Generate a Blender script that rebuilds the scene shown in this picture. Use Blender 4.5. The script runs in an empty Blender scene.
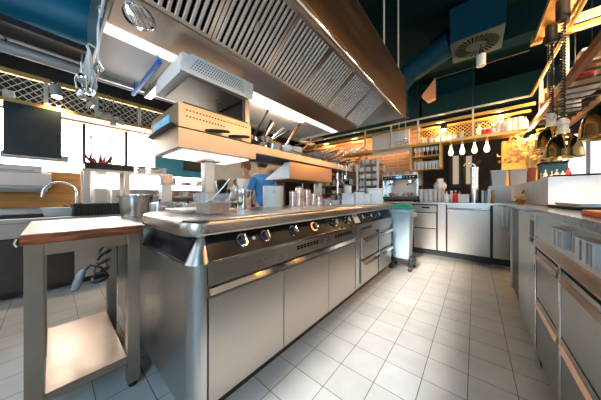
import bpy, bmesh, math, random
from mathutils import Vector, Matrix
rnd = random.Random(7)
S = bpy.context.scene
COL = S.collection
PI = math.pi

# ------------------------------------------------------------------ materials
MATS = {}
def mat(name, color, rough=0.5, metal=0.0, var=0.0, vscale=8.0, stretch=(1, 1, 1), bump=0.0, emit=0.0, ecol=None, trans=0.0, ior=1.45, coat=0.0, rvar=0.0, alpha=1.0):
    if name in MATS: return MATS[name]
    m = bpy.data.materials.new(name); m.use_nodes = True
    nt = m.node_tree; b = nt.nodes['Principled BSDF']
    c = (*color, 1.0)
    b.inputs['Base Color'].default_value = c
    b.inputs['Roughness'].default_value = rough
    b.inputs['Metallic'].default_value = metal
    b.inputs['IOR'].default_value = ior
    b.inputs['Transmission Weight'].default_value = trans
    b.inputs['Coat Weight'].default_value = coat
    b.inputs['Alpha'].default_value = alpha
    if emit:
        b.inputs['Emission Color'].default_value = (*(ecol or color), 1)
        b.inputs['Emission Strength'].default_value = emit
    if var or bump or rvar:
        tc = nt.nodes.new('ShaderNodeTexCoord'); mp = nt.nodes.new('ShaderNodeMapping')
        mp.inputs['Scale'].default_value = stretch
        nt.links.new(tc.outputs['Object'], mp.inputs['Vector'])
        n = nt.nodes.new('ShaderNodeTexNoise'); n.inputs['Scale'].default_value = vscale
        n.inputs['Detail'].default_value = 5
        nt.links.new(mp.outputs['Vector'], n.inputs['Vector'])
        if var:
            r = nt.nodes.new('ShaderNodeValToRGB')
            r.color_ramp.elements[0].position = 0.3; r.color_ramp.elements[1].position = 0.7
            r.color_ramp.elements[0].color = (*[max(0, x * (1 - var)) for x in color], 1)
            r.color_ramp.elements[1].color = (*[min(1, x * (1 + var)) for x in color], 1)
            nt.links.new(n.outputs['Fac'], r.inputs['Fac'])
            nt.links.new(r.outputs['Color'], b.inputs['Base Color'])
        if rvar:
            mr = nt.nodes.new('ShaderNodeMapRange')
            mr.inputs['From Min'].default_value = 0.3; mr.inputs['From Max'].default_value = 0.7
            mr.inputs['To Min'].default_value = max(0.02, rough - rvar); mr.inputs['To Max'].default_value = rough + rvar
            nt.links.new(n.outputs['Fac'], mr.inputs['Value'])
            nt.links.new(mr.outputs['Result'], b.inputs['Roughness'])
        if bump:
            bp = nt.nodes.new('ShaderNodeBump'); bp.inputs['Strength'].default_value = bump
            bp.inputs['Distance'].default_value = 0.01
            nt.links.new(n.outputs['Fac'], bp.inputs['Height'])
            nt.links.new(bp.outputs['Normal'], b.inputs['Normal'])
    MATS[name] = m
    return m

STEEL = mat('brushed_steel', (.56, .535, .505), .30, 1, var=.012, vscale=3, rvar=.02)
STEELH = mat('brushed_steel_long', (.58, .53, .475), .28, 1, var=.012, vscale=3, rvar=.015)
STEELM = mat('matt_steel', (.54, .49, .44), .38, 1, var=.04, vscale=4, rvar=.04)
STEELW = mat('worn_steel', (.62, .56, .50), .32, 1, var=.06, vscale=5, rvar=.06)
DSTEEL = mat('dark_steel', (.10, .088, .08), .36, 1, var=.10, vscale=6)
CHROME = mat('chrome', (.78, .78, .78), .12, 1, rvar=.03, vscale=20)
BLACKP = mat('black_panel', (.010, .010, .012), .24, 0, rvar=.04, vscale=5, ior=1.22)
BLACK = mat('black_plastic', (.016, .016, .018), .4, 0, var=.2, vscale=30)
DARKGAP = mat('dark_recess', (.006, .005, .005), .9, ior=1.1)
HOODSK = mat('hood_skin', (.58, .46, .37), .36, 1, var=.012, vscale=3, rvar=.015)
FRONTSK = mat('hood_front_reflection_skin', (.36, .235, .155), .33, 1, var=.05, vscale=3, stretch=(1, .3, 3), rvar=.04)  # dark brown of the reflected room put into the front steel colour
HOODW = mat('hood_pale_lining', (.92, .83, .75), .45, .0, var=.05, vscale=3)
GOLD = mat('gold_paint', (.62, .36, .10), .38, .55, var=.12, vscale=10)
BRONZE = mat('bronze_beam', (.30, .13, .05), .42, .5, var=.2, vscale=8)
PALEP = mat('pale_post', (.62, .56, .44), .45, .2, var=.1, vscale=10)
BRASS = mat('polished_brass', (.72, .52, .22), .10, 1, rvar=.04, vscale=8)
COPPER = mat('copper', (.75, .38, .22), .22, 1, var=.12, vscale=14)
TEAL = mat('teal_paint', (.003, .14, .25), .42, 0, var=.12, vscale=3)
TEALD = mat('dark_teal_paint', (.002, .012, .018), .8, 0, var=.2, vscale=3, ior=1.12)
CEILM = mat('ceiling_paint', (.002, .010, .014), .85, 0, var=.2, vscale=2, ior=1.12)
WHITE = mat('white_plastic', (.82, .81, .79), .35, 0, var=.04, vscale=8)
CERAM = mat('white_ceramic', (.85, .83, .80), .15, 0, coat=.4, var=.03, vscale=8)
MARBLE = mat('white_marble', (.66, .66, .66), .25, 0, var=.10, vscale=4)
GRANITE = mat('dark_granite', (.10, .11, .12), .18, 0, var=.7, vscale=70, coat=.3)
GLASS = mat('clear_glass', (.93, .95, .95), .03, 0, trans=1.0, ior=1.3, rvar=.01)
FROST = mat('frosted_glass', (.92, .93, .93), .2, 0, trans=.35, ior=1.3, var=.03, vscale=20)
WOODE = mat('worn_wood', (.24, .06, .018), .6, 0, var=.9, vscale=26, stretch=(1, .35, 5), bump=.5)
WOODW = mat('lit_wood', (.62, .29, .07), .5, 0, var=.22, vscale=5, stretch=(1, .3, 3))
ORANGE = mat('orange_board', (.85, .20, .06), .5, 0, var=.05, vscale=10)
RED = mat('red_plastic', (.65, .03, .02), .4, 0, var=.1, vscale=15)
BLUEB = mat('blue_tube', (.02, .16, .55), .35, 0, var=.06, vscale=15)
BINB = mat('bin_plastic', (.46, .58, .64), .45, 0, var=.05, vscale=6)
BINL = mat('bin_lid_plastic', (.02, .30, .26), .4, 0, var=.08, vscale=6)
CREAM = mat('cream_enamel', (.78, .74, .66), .3, 0, var=.05, vscale=8)
PINK = mat('pinkish_steel', (.80, .60, .50), .25, .75, var=.12, vscale=12)
BROWNF = mat('brown_sauce', (.36, .15, .045), .3, 0, var=.4, vscale=25)
GREEN = mat('green_leaf', (.12, .22, .03), .5, 0, var=.5, vscale=20)
DRIED = mat('dried_plant', (.92, .56, .24), .7, 0, var=.4, vscale=20)
TERRA = mat('terracotta', (.50, .13, .04), .45, 0, var=.15, vscale=10)
PALEWOOD = mat('pale_wood', (.60, .42, .24), .55, 0, var=.2, vscale=6, stretch=(1, 1, .2))
TOWEL = mat('towel_cotton', (.80, .80, .80), .9, 0, var=.05, vscale=60, bump=.4)
SPECK = mat('speckled_charcoal', (.030, .034, .036), .5, 0, var=.8, vscale=60)
GREYP = mat('grey_paint', (.42, .42, .43), .4, .3, var=.06, vscale=8)
WALLW = mat('white_wall', (.78, .77, .74), .7, 0, var=.04, vscale=4)
FAROOM = mat('dining_wall', (.035, .030, .026), .7, 0, var=.3, vscale=4)
BEIGE = mat('beige_blind', (.72, .60, .44), .7, 0, var=.06, vscale=6, emit=.35)
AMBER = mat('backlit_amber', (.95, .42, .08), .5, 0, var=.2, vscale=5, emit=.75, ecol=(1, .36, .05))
DAY = mat('daylight_pane', (.9, .95, 1), .3, 0, emit=9.0, ecol=(1.0, .96, .92))
DAYR = mat('daylight_rear', (.9, .95, 1), .3, 0, emit=9.0, ecol=(.44, .75, 1.0))
DAYR2 = mat('daylight_rear_shaded', (.9, .95, 1), .3, 0, emit=1.3, ecol=(.60, .82, 1.0))
GLOWX = mat('dining_glow', (.9, .95, 1), .3, 0, emit=.85, ecol=(.95, .97, 1.0))
TUBEL = mat('tube_light', (1, .96, .9), .3, 0, emit=40, ecol=(1, .86, .70))
BULBL = mat('bulb_glow', (1, .9, .75), .3, 0, emit=1.25, ecol=(1, .84, .64))
LAMPL = mat('heat_bulb', (1, .6, .3), .3, 0, emit=14, ecol=(1, .62, .28))
SPOTL = mat('spot_glow', (1, .85, .65), .3, 0, emit=9, ecol=(1, .80, .55))
LEDR = mat('lit_ring', (1, .35, .08), .3, 0, emit=1.6, ecol=(1, .35, .08))
STICK = mat('blue_label', (.35, .72, .85), .5, 0, var=.25, vscale=40)
SKIN = mat('skin', (.52, .30, .20), .5, 0, var=.06, vscale=10)
HAIRM = mat('dark_hair', (.03, .015, .01), .6, 0, var=.3, vscale=60)
SHIRT = mat('blue_shirt', (.03, .17, .45), .8, 0, var=.15, vscale=14)
TROUS = mat('dark_trousers', (.02, .02, .025), .8, 0, var=.2, vscale=14)
JACKET = mat('white_jacket', (.80, .77, .74), .8, 0, var=.05, vscale=12)
PLASTICBAG = mat('plastic_wrap', (.80, .86, .84), .18, 0, trans=.15, ior=1.25, bump=.8, vscale=16)

def tile_mat():
    m = bpy.data.materials.new('floor_tiles'); m.use_nodes = True
    nt = m.node_tree; b = nt.nodes['Principled BSDF']
    tc = nt.nodes.new('ShaderNodeTexCoord'); mp = nt.nodes.new('ShaderNodeMapping')
    mp.inputs['Location'].default_value = (.03, .06, 0)
    nt.links.new(tc.outputs['Object'], mp.inputs['Vector'])
    br = nt.nodes.new('ShaderNodeTexBrick'); br.offset = 0; br.squash = 1
    br.inputs['Scale'].default_value = 1
    br.inputs['Brick Width'].default_value = .2; br.inputs['Row Height'].default_value = .2
    br.inputs['Mortar Size'].default_value = .0022; br.inputs['Mortar Smooth'].default_value = .3
    br.inputs['Color1'].default_value = (.53, .535, .53, 1); br.inputs['Color2'].default_value = (.475, .48, .475, 1)
    br.inputs['Mortar'].default_value = (.10, .075, .055, 1)
    nt.links.new(mp.outputs['Vector'], br.inputs['Vector'])
    n = nt.nodes.new('ShaderNodeTexNoise'); n.inputs['Scale'].default_value = 5; n.inputs['Detail'].default_value = 6
    nt.links.new(tc.outputs['Object'], n.inputs['Vector'])
    mx = nt.nodes.new('ShaderNodeMix'); mx.data_type = 'RGBA'; mx.blend_type = 'OVERLAY'
    mx.inputs['Factor'].default_value = .22
    nt.links.new(br.outputs['Color'], mx.inputs['A']); nt.links.new(n.outputs['Fac'], mx.inputs['B'])
    nt.links.new(mx.outputs['Result'], b.inputs['Base Color'])
    b.inputs['Roughness'].default_value = .38
    bp = nt.nodes.new('ShaderNodeBump'); bp.inputs['Strength'].default_value = .25; bp.inputs['Distance'].default_value = .003
    bp.invert = True
    nt.links.new(br.outputs['Fac'], bp.inputs['Height']); nt.links.new(bp.outputs['Normal'], b.inputs['Normal'])
    return m
TILES = tile_mat()
def brick_mat():
    m = bpy.data.materials.new('warm_brick'); m.use_nodes = True
    nt = m.node_tree; b = nt.nodes['Principled BSDF']
    tc = nt.nodes.new('ShaderNodeTexCoord'); mp = nt.nodes.new('ShaderNodeMapping')
    mp.inputs['Rotation'].default_value = (PI / 2, 0, 0)
    nt.links.new(tc.outputs['Object'], mp.inputs['Vector'])
    br = nt.nodes.new('ShaderNodeTexBrick'); br.inputs['Scale'].default_value = 1
    br.inputs['Brick Width'].default_value = .22; br.inputs['Row Height'].default_value = .07
    br.inputs['Mortar Size'].default_value = .006
    br.inputs['Color1'].default_value = (.24, .13, .07, 1); br.inputs['Color2'].default_value = (.18, .09, .045, 1)
    br.inputs['Mortar'].default_value = (.30, .25, .20, 1)
    nt.links.new(mp.outputs['Vector'], br.inputs['Vector'])
    nt.links.new(br.outputs['Color'], b.inputs['Base Color']); b.inputs['Roughness'].default_value = .8
    return m
BRICK = brick_mat()

# ------------------------------------------------------------------ mesh builder
class MB:
    def __init__(s): s.bm = bmesh.new()
    def _face(s, vs):
        try: return s.bm.faces.new(vs)
        except ValueError: return None
    def box(s, x0, x1, y0, y1, z0, z1):
        v = [s.bm.verts.new(p) for p in ((x0,y0,z0),(x1,y0,z0),(x1,y1,z0),(x0,y1,z0),(x0,y0,z1),(x1,y0,z1),(x1,y1,z1),(x0,y1,z1))]
        for f in ((0,3,2,1),(4,5,6,7),(0,1,5,4),(1,2,6,5),(2,3,7,6),(3,0,4,7)): s._face([v[i] for i in f])
        return s
    def loft(s, rings, cap0=True, cap1=True, closed=True):
        R = [[s.bm.verts.new(p) for p in r] for r in rings]
        n = len(R[0])
        for a, b in zip(R, R[1:]):
            for i in range(n if closed else n - 1):
                j = (i + 1) % n
                s._face([a[i], a[j], b[j], b[i]])
        if cap0: s._face(list(reversed(R[0])))
        if cap1: s._face(R[-1])
        return s
    def prism(s, poly, axis, a, b):
        f = {'x': lambda p, t: (t, p[0], p[1]), 'y': lambda p, t: (p[0], t, p[1]), 'z': lambda p, t: (p[0], p[1], t)}[axis]
        return s.loft([[f(p, a) for p in poly], [f(p, b) for p in poly]])
    def lathe(s, prof, c=(0, 0, 0), seg=20, cap0=True, cap1=True, sx=1, sy=1):
        rings = []
        for r, z in prof:
            r = max(r, 1e-4)
            rings.append([(c[0] + sx * r * math.cos(2*PI*i/seg), c[1] + sy * r * math.sin(2*PI*i/seg), c[2] + z) for i in range(seg)])
        return s.loft(rings, cap0, cap1)
    def cyl(s, c, r, z0, z1, seg=20): return s.lathe([(r, z0), (r, z1)], c, seg)
    def tube(s, pts, r, seg=10, closed=False):
        P = [Vector(p) for p in pts]; n = len(P)
        rr = r if isinstance(r, (list, tuple)) else [r] * n
        rings = []; up = None
        for i in range(n):
            if closed: t = P[(i+1) % n] - P[i-1]
            else: t = P[min(i+1, n-1)] - P[max(i-1, 0)]
            t.normalize()
            if up is None:
                up = Vector((0, 0, 1)) if abs(t.z) < .9 else Vector((1, 0, 0))
            u = (up - t * up.dot(t))
            if u.length < 1e-5: u = t.orthogonal()
            u.normalize(); w = t.cross(u); up = u
            rings.append([tuple(P[i] + (u * math.cos(2*PI*k/seg) + w * math.sin(2*PI*k/seg)) * rr[i]) for k in range(seg)])
        if closed:
            rings.append(rings[0]); s.loft(rings, False, False)
            bmesh.ops.remove_doubles(s.bm, verts=s.bm.verts[:], dist=1e-6)
        else: s.loft(rings)
        return s
    def bar(s, p0, p1, w, h):
        p0 = Vector(p0); p1 = Vector(p1); t = (p1 - p0).normalized()
        up = Vector((0, 0, 1)) if abs(t.z) < .95 else Vector((0, 1, 0))
        a = t.cross(up).normalized() * w / 2; b = a.cross(t).normalized() * h / 2
        return s.loft([[tuple(p + k) for k in (-a - b, a - b, a + b, -a + b)] for p in (p0, p1)])
    def ball(s, c, r, sx=1, sy=1, sz=1, seg=14, rings=9):
        return s.lathe([(r * math.sin(PI*i/rings), -sz * r * math.cos(PI*i/rings)) for i in range(rings + 1)], c, seg, sx=sx, sy=sy)
    def build(s, name, m, parent=None, o=(0, 0, 0), bevel=0.0, seg=2, ang=35, kind=None, label=None, wn=False):
        bm = s.bm
        bmesh.ops.recalc_face_normals(bm, faces=bm.faces[:])
        if bevel:
            es = [e for e in bm.edges if len(e.link_faces) == 2 and e.calc_face_angle(0) > math.radians(50)]
            if es: bmesh.ops.bevel(bm, geom=es, offset=bevel, segments=seg, profile=.5, affect='EDGES', clamp_overlap=True)
        if any(o): bmesh.ops.translate(bm, verts=bm.verts[:], vec=(-o[0], -o[1], -o[2]))
        for e in bm.edges:
            e.smooth = not (len(e.link_faces) == 2 and e.calc_face_angle(0) > math.radians(ang))
        for f in bm.faces: f.smooth = True
        me = bpy.data.meshes.new(name); bm.to_mesh(me); bm.free()
        me.materials.append(m)
        ob = bpy.data.objects.new(name, me); COL.objects.link(ob)
        if bevel or wn: wm = ob.modifiers.new('wn', 'WEIGHTED_NORMAL'); wm.keep_sharp = True; wm.weight = 90
        if parent: ob.parent = parent
        else: ob.location = o
        if kind: ob['kind'] = kind
        if label: ob['label'] = label
        return ob

def rrect(x0, x1, y0, y1, r, n=5):
    out = []
    for cx, cy, a0 in ((x1-r, y1-r, 0), (x0+r, y1-r, 90), (x0+r, y0+r, 180), (x1-r, y0+r, 270)):
        for i in range(n + 1):
            a = math.radians(a0 + 90 * i / n); out.append((cx + r*math.cos(a), cy + r*math.sin(a)))
    return out
def tag(o, label, cat, group=None):
    o['label'] = label; o['category'] = cat
    if group: o['group'] = group
    return o
def thing(name, label, cat, loc=(0, 0, 0), rz=0.0, group=None):
    o = bpy.data.objects.new(name, None); COL.objects.link(o)
    o.empty_display_size = .05
    o.location = loc; o.rotation_euler = (0, 0, rz)
    return tag(o, label, cat, group)
def children(o): return [c for c in bpy.data.objects if c.parent == o]
def copy_thing(o, loc, rz=0.0, label=None, parent=None):
    c = o.copy(); COL.objects.link(c)
    if parent: c.parent = parent
    else:
        c.location = loc; c.rotation_euler = (o.rotation_euler[0], o.rotation_euler[1], rz)
    if label: c['label'] = label
    for ch in children(o): copy_thing(ch, None, 0, None, c)
    return c
def struct(mb, name, m, **k):
    o = mb.build(name, m, **k); o['kind'] = 'structure'; return o
ORD = ['first', 'second', 'third', 'fourth', 'fifth', 'sixth', 'seventh', 'eighth', 'ninth', 'tenth', 'eleventh', 'twelfth', 'thirteenth', 'fourteenth', 'fifteenth', 'sixteenth']

# ------------------------------------------------------------------ camera
H = 1.03
cam = bpy.data.cameras.new('camera'); co = bpy.data.objects.new('camera', cam); COL.objects.link(co)
co.location = (0, 0, H); co.rotation_euler = (PI/2, 0, math.radians(40))
cam.sensor_width = 36; cam.lens = 36 * 208 / 601
cam.shift_y = -4 / 601; cam.clip_start = .02
S.camera = co
FW = (-math.sin(math.radians(40)), math.cos(math.radians(40))); RT = (FW[1], -FW[0])
def at(u, v, X=None, Y=None, Z=None):
    """the point where the sight line through photo pixel (u, v) meets a plane of the room"""
    r = (u - 300.5) / 208; z = (196 - v) / 208
    D = (FW[0] + r*RT[0], FW[1] + r*RT[1], z)
    t = X/D[0] if X is not None else Y/D[1] if Y is not None else (Z - H)/z
    return (D[0]*t, D[1]*t, H + z*t)

# ------------------------------------------------------------------ the room
struct(MB().box(-4.8, 4.2, -1.8, 8.2, -.1, 0), 'floor', TILES)
struct(MB().box(-4.8, 4.2, -1.8, 8.2, 3.5, 3.6), 'ceiling', CEILM)
# left wall with a long window band
w = MB()
w.box(-4.8, -4.65, -1.8, 8.2, 0, 1.15)
w.box(-4.8, -4.65, -1.8, -.55, 1.15, 2.25); w.box(-4.8, -4.65, 2.25, 8.2, 1.15, 2.25); w.box(-4.8, -4.65, 1.35, 2.25, 1.42, 2.25)
struct(w, 'wall_left', WALLW)
struct(MB().box(-4.8, -4.65, -1.8, 8.2, 2.25, 3.5), 'wall_left_upper', FAROOM)
for i, (a, b) in enumerate(((-.55, .30), (.33, .81), (.84, 1.35), (1.35, 2.25))):
    struct(MB().box(-4.76, -4.74, a, b, 1.15, 2.25 if i < 3 else 1.42), ('window_1', 'window_2', 'window_3', 'window_10')[i], DAY)
struct(MB().box(-4.74, -4.64, .295, .335, 1.15, 2.25), 'trim_1', BLACK)
struct(MB().box(-4.74, -4.64, .805, .845, 1.15, 2.25), 'trim_2', BLACK)
# rear wall behind the viewer: a clear opening for the sun and two bright panes
w = MB()
XW = [(-4.65, -3.4), (-1.15, -.72), (-.13, .12), (1.5, 4.05)]
for a, b in XW: w.box(a, b, -1.8, -1.65, 0, 3.5)
for a, b in ((-3.4, -1.15), (-.72, -.13), (.12, 1.5)):
    w.box(a, b, -1.8, -1.65, 0, .9); w.box(a, b, -1.8, -1.65, 2.9, 3.5)
struct(w, 'wall_rear', WALLW)
struct(MB().box(-3.4, -1.15, -1.76, -1.74, .9, 2.9), 'window_4', DAYR2)
struct(MB().box(.12, 1.5, -1.76, -1.74, .9, 2.9), 'window_5', DAYR)
# back wall: brick up to the bar opening, far dining wall behind
struct(MB().box(-4.65, -.86, 5.0, 5.15, 0, 2.5), 'wall_back', BRICK)
struct(MB().box(-4.65, -.86, 5.0, 5.15, 2.5, 3.5), 'wall_back_upper', TEALD)
struct(MB().box(-4.65, 4.05, 8.0, 8.2, 0, 3.5), 'wall_dining', FAROOM)
w = MB(); w.box(4.05, 4.2, -1.8, 8.2, 0, 1.0); w.box(4.05, 4.2, -1.8, 8.2, 2.5, 3.5)
w.box(4.05, 4.2, -1.8, 1.0, 1.0, 2.5); w.box(4.05, 4.2, 6.2, 8.2, 1.0, 2.5)
struct(w, 'wall_right', WALLW)
struct(MB().box(4.10, 4.12, 1.0, 6.2, 1.0, 2.5), 'window_6', GLOWX)
struct(MB().box(-.9, 4.05, 5.0, 5.25, 2.62, 3.05), 'trim_3', TEALD)          # soffit over the bar opening
for i, (u0, u1) in enumerate(((451, 461), (464, 474))):
    p0 = at(u0, 186, Y=7.98); p1 = at(u1, 154, Y=7.98)
    struct(MB().box(p0[0], p1[0], 7.94, 8.0, p0[2], p1[2]), 'window_%d' % (7 + i), BEIGE)
    f = MB()
    for a in (p0[0], p1[0]): f.box(a - .05, a + .05, 7.90, 7.96, p0[2], p1[2])
    f.box(p0[0], p1[0], 7.90, 7.96, p0[2] - .05, p0[2] + .05); f.box(p0[0], p1[0], 7.90, 7.96, p1[2] - .05, p1[2] + .05)
    struct(f, 'trim_%d' % (4 + i), BLACK)
struct(MB().box(.36, .80, 5.0, 5.12, 0, 1.97), 'wall_amber', AMBER)
struct(MB().box(1.55, 3.4, 7.97, 8.0, 1.1, 2.5), 'window_9', GLOWX)  # glowing panel added to stand for a light grey wall
for i, x in enumerate((2.0, 2.6)): struct(MB().box(x - .03, x + .03, 7.93, 7.98, 1.1, 2.5), 'trim_%d' % (7 + i), GREYP)

# ------------------------------------------------------------------ cooking island
IO = (-1.6, .36, 0)
isl = thing('cooking_island', 'long stainless steel cooking island with black knob panel and under-counter ovens', 'cooking range', IO)
XF, XB, Y0, Y1 = -.88, -2.35, .36, 3.02
m = MB()
ro = rrect(XB - .02, XF + .025, Y0 - .025, Y1, .09, 7)
XM = -1.56
def inset(d): return rrect(XM + d, XF + .025 - d, Y0 - .025 + d, Y1 - d, max(.09 - d, .01), 7)
prof = [(.012, .860), (.003, .866), (0, .876), (0, .908), (.004, .919), (.012, .927), (.026, .930)]
m.loft([[(x, y, z) for x, y in inset(d)] for d, z in prof])
m.build('worktop', STEELW, isl, IO, ang=60, wn=True)
MB().box(XB - .02, XM - .004, Y0 - .02, Y1, .825, .85).build('rear_worktop', STEELW, isl, IO, bevel=.004)
# carcass: lower body with rounded corner, tapering to the worktop
def bod(d, r): return rrect(XM + .02 + d, XF - d, Y0 + d, Y1 - d, r, 7)
m = MB()
body_poly = [(XB, Y0), (XF - .075, Y0)] + [(XF - .06 + .06*math.sin(a), Y0 + .06 - .06*math.cos(a)) for a in [math.radians(9*k) for k in range(11)]]
m.prism([(XB, Y1)] + [(XB, Y0)] + body_poly[1:] + [(XF, .425), (XF - .022, .426), (XF - .022, Y1)], 'z', .10, .737)
m.build('carcass', STEEL, isl, IO, ang=30)
m = MB()
m.loft([[(x, y, .737) for x, y in bod(0, .06)], [(x, y, .862) for x, y in bod(.068, .012)]], True, False)
m.build('tapered_collar', STEEL, isl, IO, ang=30)
MB().box(XB, XM - .01, Y0, Y1, .737, .825).build('rear_band', STEEL, isl, IO)
# front fascia under the knob panel
m = MB(); m.box(XF - .022, XF, .430, Y1, .640, .735); m.build('fascia', STEELH, isl, IO, bevel=.002)
m = MB(); m.box(XF - .02, XF + .006, .425, Y1, .733, .742); m.box(XM, XF - .06, Y0 - .006, Y0 + .02, .733, .742)
m.build('trim_strip', CHROME, isl, IO)
# black glass panels on the taper
def slope(x, z, off):                      # outward offset from the taper
    return (x + off * .878, z + off * .478)
pz = [(.744, XF - .004), (.858, XF - .066)]
poly = [slope(pz[0][1], pz[0][0], .0005), slope(pz[1][1], pz[1][0], .0005), slope(pz[1][1], pz[1][0], .006), slope(pz[0][1], pz[0][0], .006)]
def taper_panel(mb, ya0, ya1, yb, poly):   # slanted near edge so that the steel corner wedge shows
    f = lambda p, y: (p[0], y, p[1])
    mb.loft([[f(poly[0], ya0), f(poly[1], ya1), f(poly[2], ya1), f(poly[3], ya0)], [f(p, yb) for p in poly]])
m = MB(); taper_panel(m, Y0 + .075, Y0 + .085, 2.99, poly); kp = m.build('knob_panel', BLACKP, isl, IO)
# the end face has the same panel
polyE = [(Y0 + .004 - .0005*.88, .744 + .0005*.48), (Y0 + .066 - .0005*.88, .858 + .0005*.48), (Y0 + .066 - .006*.88, .858 + .006*.48), (Y0 + .004 - .006*.88, .744 + .006*.48)]
m = MB(); m.loft([[(XF - .075, polyE[0][0], polyE[0][1]), (XF - .085, polyE[1][0], polyE[1][1]), (XF - .085, polyE[2][0], polyE[2][1]), (XF - .075, polyE[3][0], polyE[3][1])], [(XM + .09, p[0], p[1]) for p in polyE]])
m.build('end_panel', BLACKP, isl, IO)
# plinth and feet
MB().box(XB + .06, XF - .09, Y0 + .07, Y1 - .02, 0, .10).build('plinth', DSTEEL, isl, IO)
# doors
for i, (a, b) in enumerate(((.433, .892), (.897, 1.393), (1.398, 1.862))):
    d = MB().box(XF - .021, XF, a, b, .118, .583).build('door', STEELM, isl, IO, bevel=.003)
    MB().prism([(XF - .02, .632), (XF + .004, .628), (XF + .016, .603), (XF + .012, .600), (XF - .004, .612), (XF - .02, .612)], 'y', a, b).build('handle', CHROME, d, IO)
MB().box(XF - .022, XF - .002, 1.885, 1.955, .118, .63).build('stile', STEEL, isl, IO, bevel=.004)
for (a, b) in ((2.02, 2.47), (2.53, 2.97)):
    for (z0, z1) in ((.385, .60), (.13, .365)):
        d = MB().box(XF - .021, XF + .004, a, b, z0, z1).build('drawer', STEELM, isl, IO, bevel=.006)
        MB().prism([(XF + .003, z1 - .004), (XF + .030, z1 - .012), (XF + .034, z1 - .040), (XF + .028, z1 - .040), (XF + .022, z1 - .02), (XF + .003, z1 - .014)], 'y', a + .01, b - .01).build('handle', CHROME, d, IO)
MB().box(XF - .022, XF - .004, 2.475, 2.525, .118, .63).build('stile', DSTEEL, isl, IO)
# knobs on the sloping panel
def on_panel(y, t):                         # t: 0 bottom .. 1 top
    x = pz[0][1] + (pz[1][1] - pz[0][1]) * t; z = pz[0][0] + (pz[1][0] - pz[0][0]) * t
    return slope(x, z, .006), y
NRM = Vector((.878, 0, .478))
TL = Vector((-.478, 0, .878))
for u, v in ((242, 243), (265, 239), (293, 233.5), (314, 229), (334, 225), (346.5, 222.5), (360.5, 220), (369, 218), (377, 216)):
    y = at(u, v, X=-.91)[1]
    (x, z), _ = on_panel(y, .50)
    c = Vector((x, y, z))
    lit = abs(u - 314) < 1
    k = MB().tube([c, c + NRM*.006], .033, 24).build('bezel', LEDR if lit else CHROME, isl, IO, label='glowing orange bezel' if lit else None)
    k2 = MB().tube([c + NRM*.005, c + NRM*.018, c + NRM*.030], [.027, .025, .020], 20)
    k2 = k2.build('knob', BLACK, isl, IO)
    g = MB().bar(c + NRM*.032 - TL*.022, c + NRM*.032 + TL*.022, .009, .012).build('grip', CHROME, k2, IO)
    g2 = MB().tube([c + NRM*.004 + TL*.0 + Vector((0, .026, 0)), c + NRM*.009 + Vector((0, .026, 0))], .006, 8).build('pointer', CHROME, k2, IO)
(x, z), _ = on_panel(.8, .5); y = at(253.5, 241, X=-.91)[1]
c = Vector((x, y, z)); MB().tube([c, c + NRM*.006], .009, 14).build('button', WHITE, isl, IO)
y = at(355.5, 220.5, X=-.91)[1]
(x, z), _ = on_panel(y, .5); c = Vector((x, y, z)) + NRM*.002
MB().loft([[tuple(c + TL*a*.045 + Vector((0, b*.055, 0)) + NRM*t) for a, b in ((-1,-1), (-1,1), (1,1), (1,-1))] for t in (0, .004)]).build('timer_plate', WHITE, isl, IO)
# vent slots in the fascia
for (ua, ub) in ((297, 319), (335, 352), (362, 372)):
    ya = at(ua, 246, X=XF)[1]; yb = at(ub, 244, X=XF)[1]
    m = MB(); n = 7; st = (yb - ya) / n
    for k in range(n):
        for zz in (.688, .702):
            m.box(XF, XF + .0015, ya + k*st, ya + (k + .72)*st, zz - .005, zz + .005)
    m.build('vent', DARKGAP, isl, IO)

# ------------------------------------------------------------------ shelf over the island with its columns
SO = (-1.7, .83, .93)
sh = thing('island_shelf', 'steel shelf carried on square columns above the cooking island', 'shelf', SO)
m = MB()
m.prism([(-1.45, 1.345), (-1.45, 1.47), (-1.455, 1.475), (-1.95, 1.475), (-1.95, 1.345)], 'y', .514, 1.13)
m.prism([(-1.45, 1.402), (-1.45, 1.47), (-1.455, 1.475), (-1.76, 1.475), (-1.76, 1.402)], 'y', 1.13, 2.92)
m.build('shelf_deck', HOODSK, sh, SO, bevel=.002)
for y in (.83, 2.41):
    MB().box(-1.745, -1.66, y - .04, y + .04, .85, 1.35 if y < 1 else 1.396).build('column', STEEL, sh, SO, bevel=.008)
    MB().box(-1.78, -1.625, y - .075, y + .075, 1.31, 1.32).build('collar', HOODSK, sh, SO)
MB().box(-1.75, -1.462, 1.14, 2.91, 1.396, 1.402).build('underside', mat('shaded_brown', (.16, .09, .05), .35, .8, var=.2), sh, SO)  # shade and orange glow below the shelf put into a dark sheet
MB().box(-1.772, -1.76, 1.13, 2.92, 1.385, 1.475).build('back_edge', PALEP, sh, SO)
# small rail holding the pans in
m = MB()
m.tube([(-1.46, 1.6, 1.50), (-1.46, 2.9, 1.50)], .006, 8)
for y in (1.62, 2.25, 2.88): m.tube([(-1.46, y, 1.475), (-1.46, y, 1.50)], .005, 8)
m.build('rail', CHROME, sh, SO)
MB().box(-1.90, -1.50, .56, 1.09, 1.335, 1.345).build('added_glow_panel', mat('added_shelf_glow', (1, .97, .93), .3, 0, emit=1.0, ecol=(1, .96, .92)), sh, SO, bevel=.003)  # glowing panel added to brighten the shelf underside, no fixture known
g = MB(); g.box(-1.52, -1.22, .46, .83 - .045, .9302, .952)
tag(g.build('griddle_plate', STEELW, None, (-1.37, .62, .9302), bevel=.006), 'flat raised steel plate on the worktop at the foot of the column', 'plate')

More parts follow.
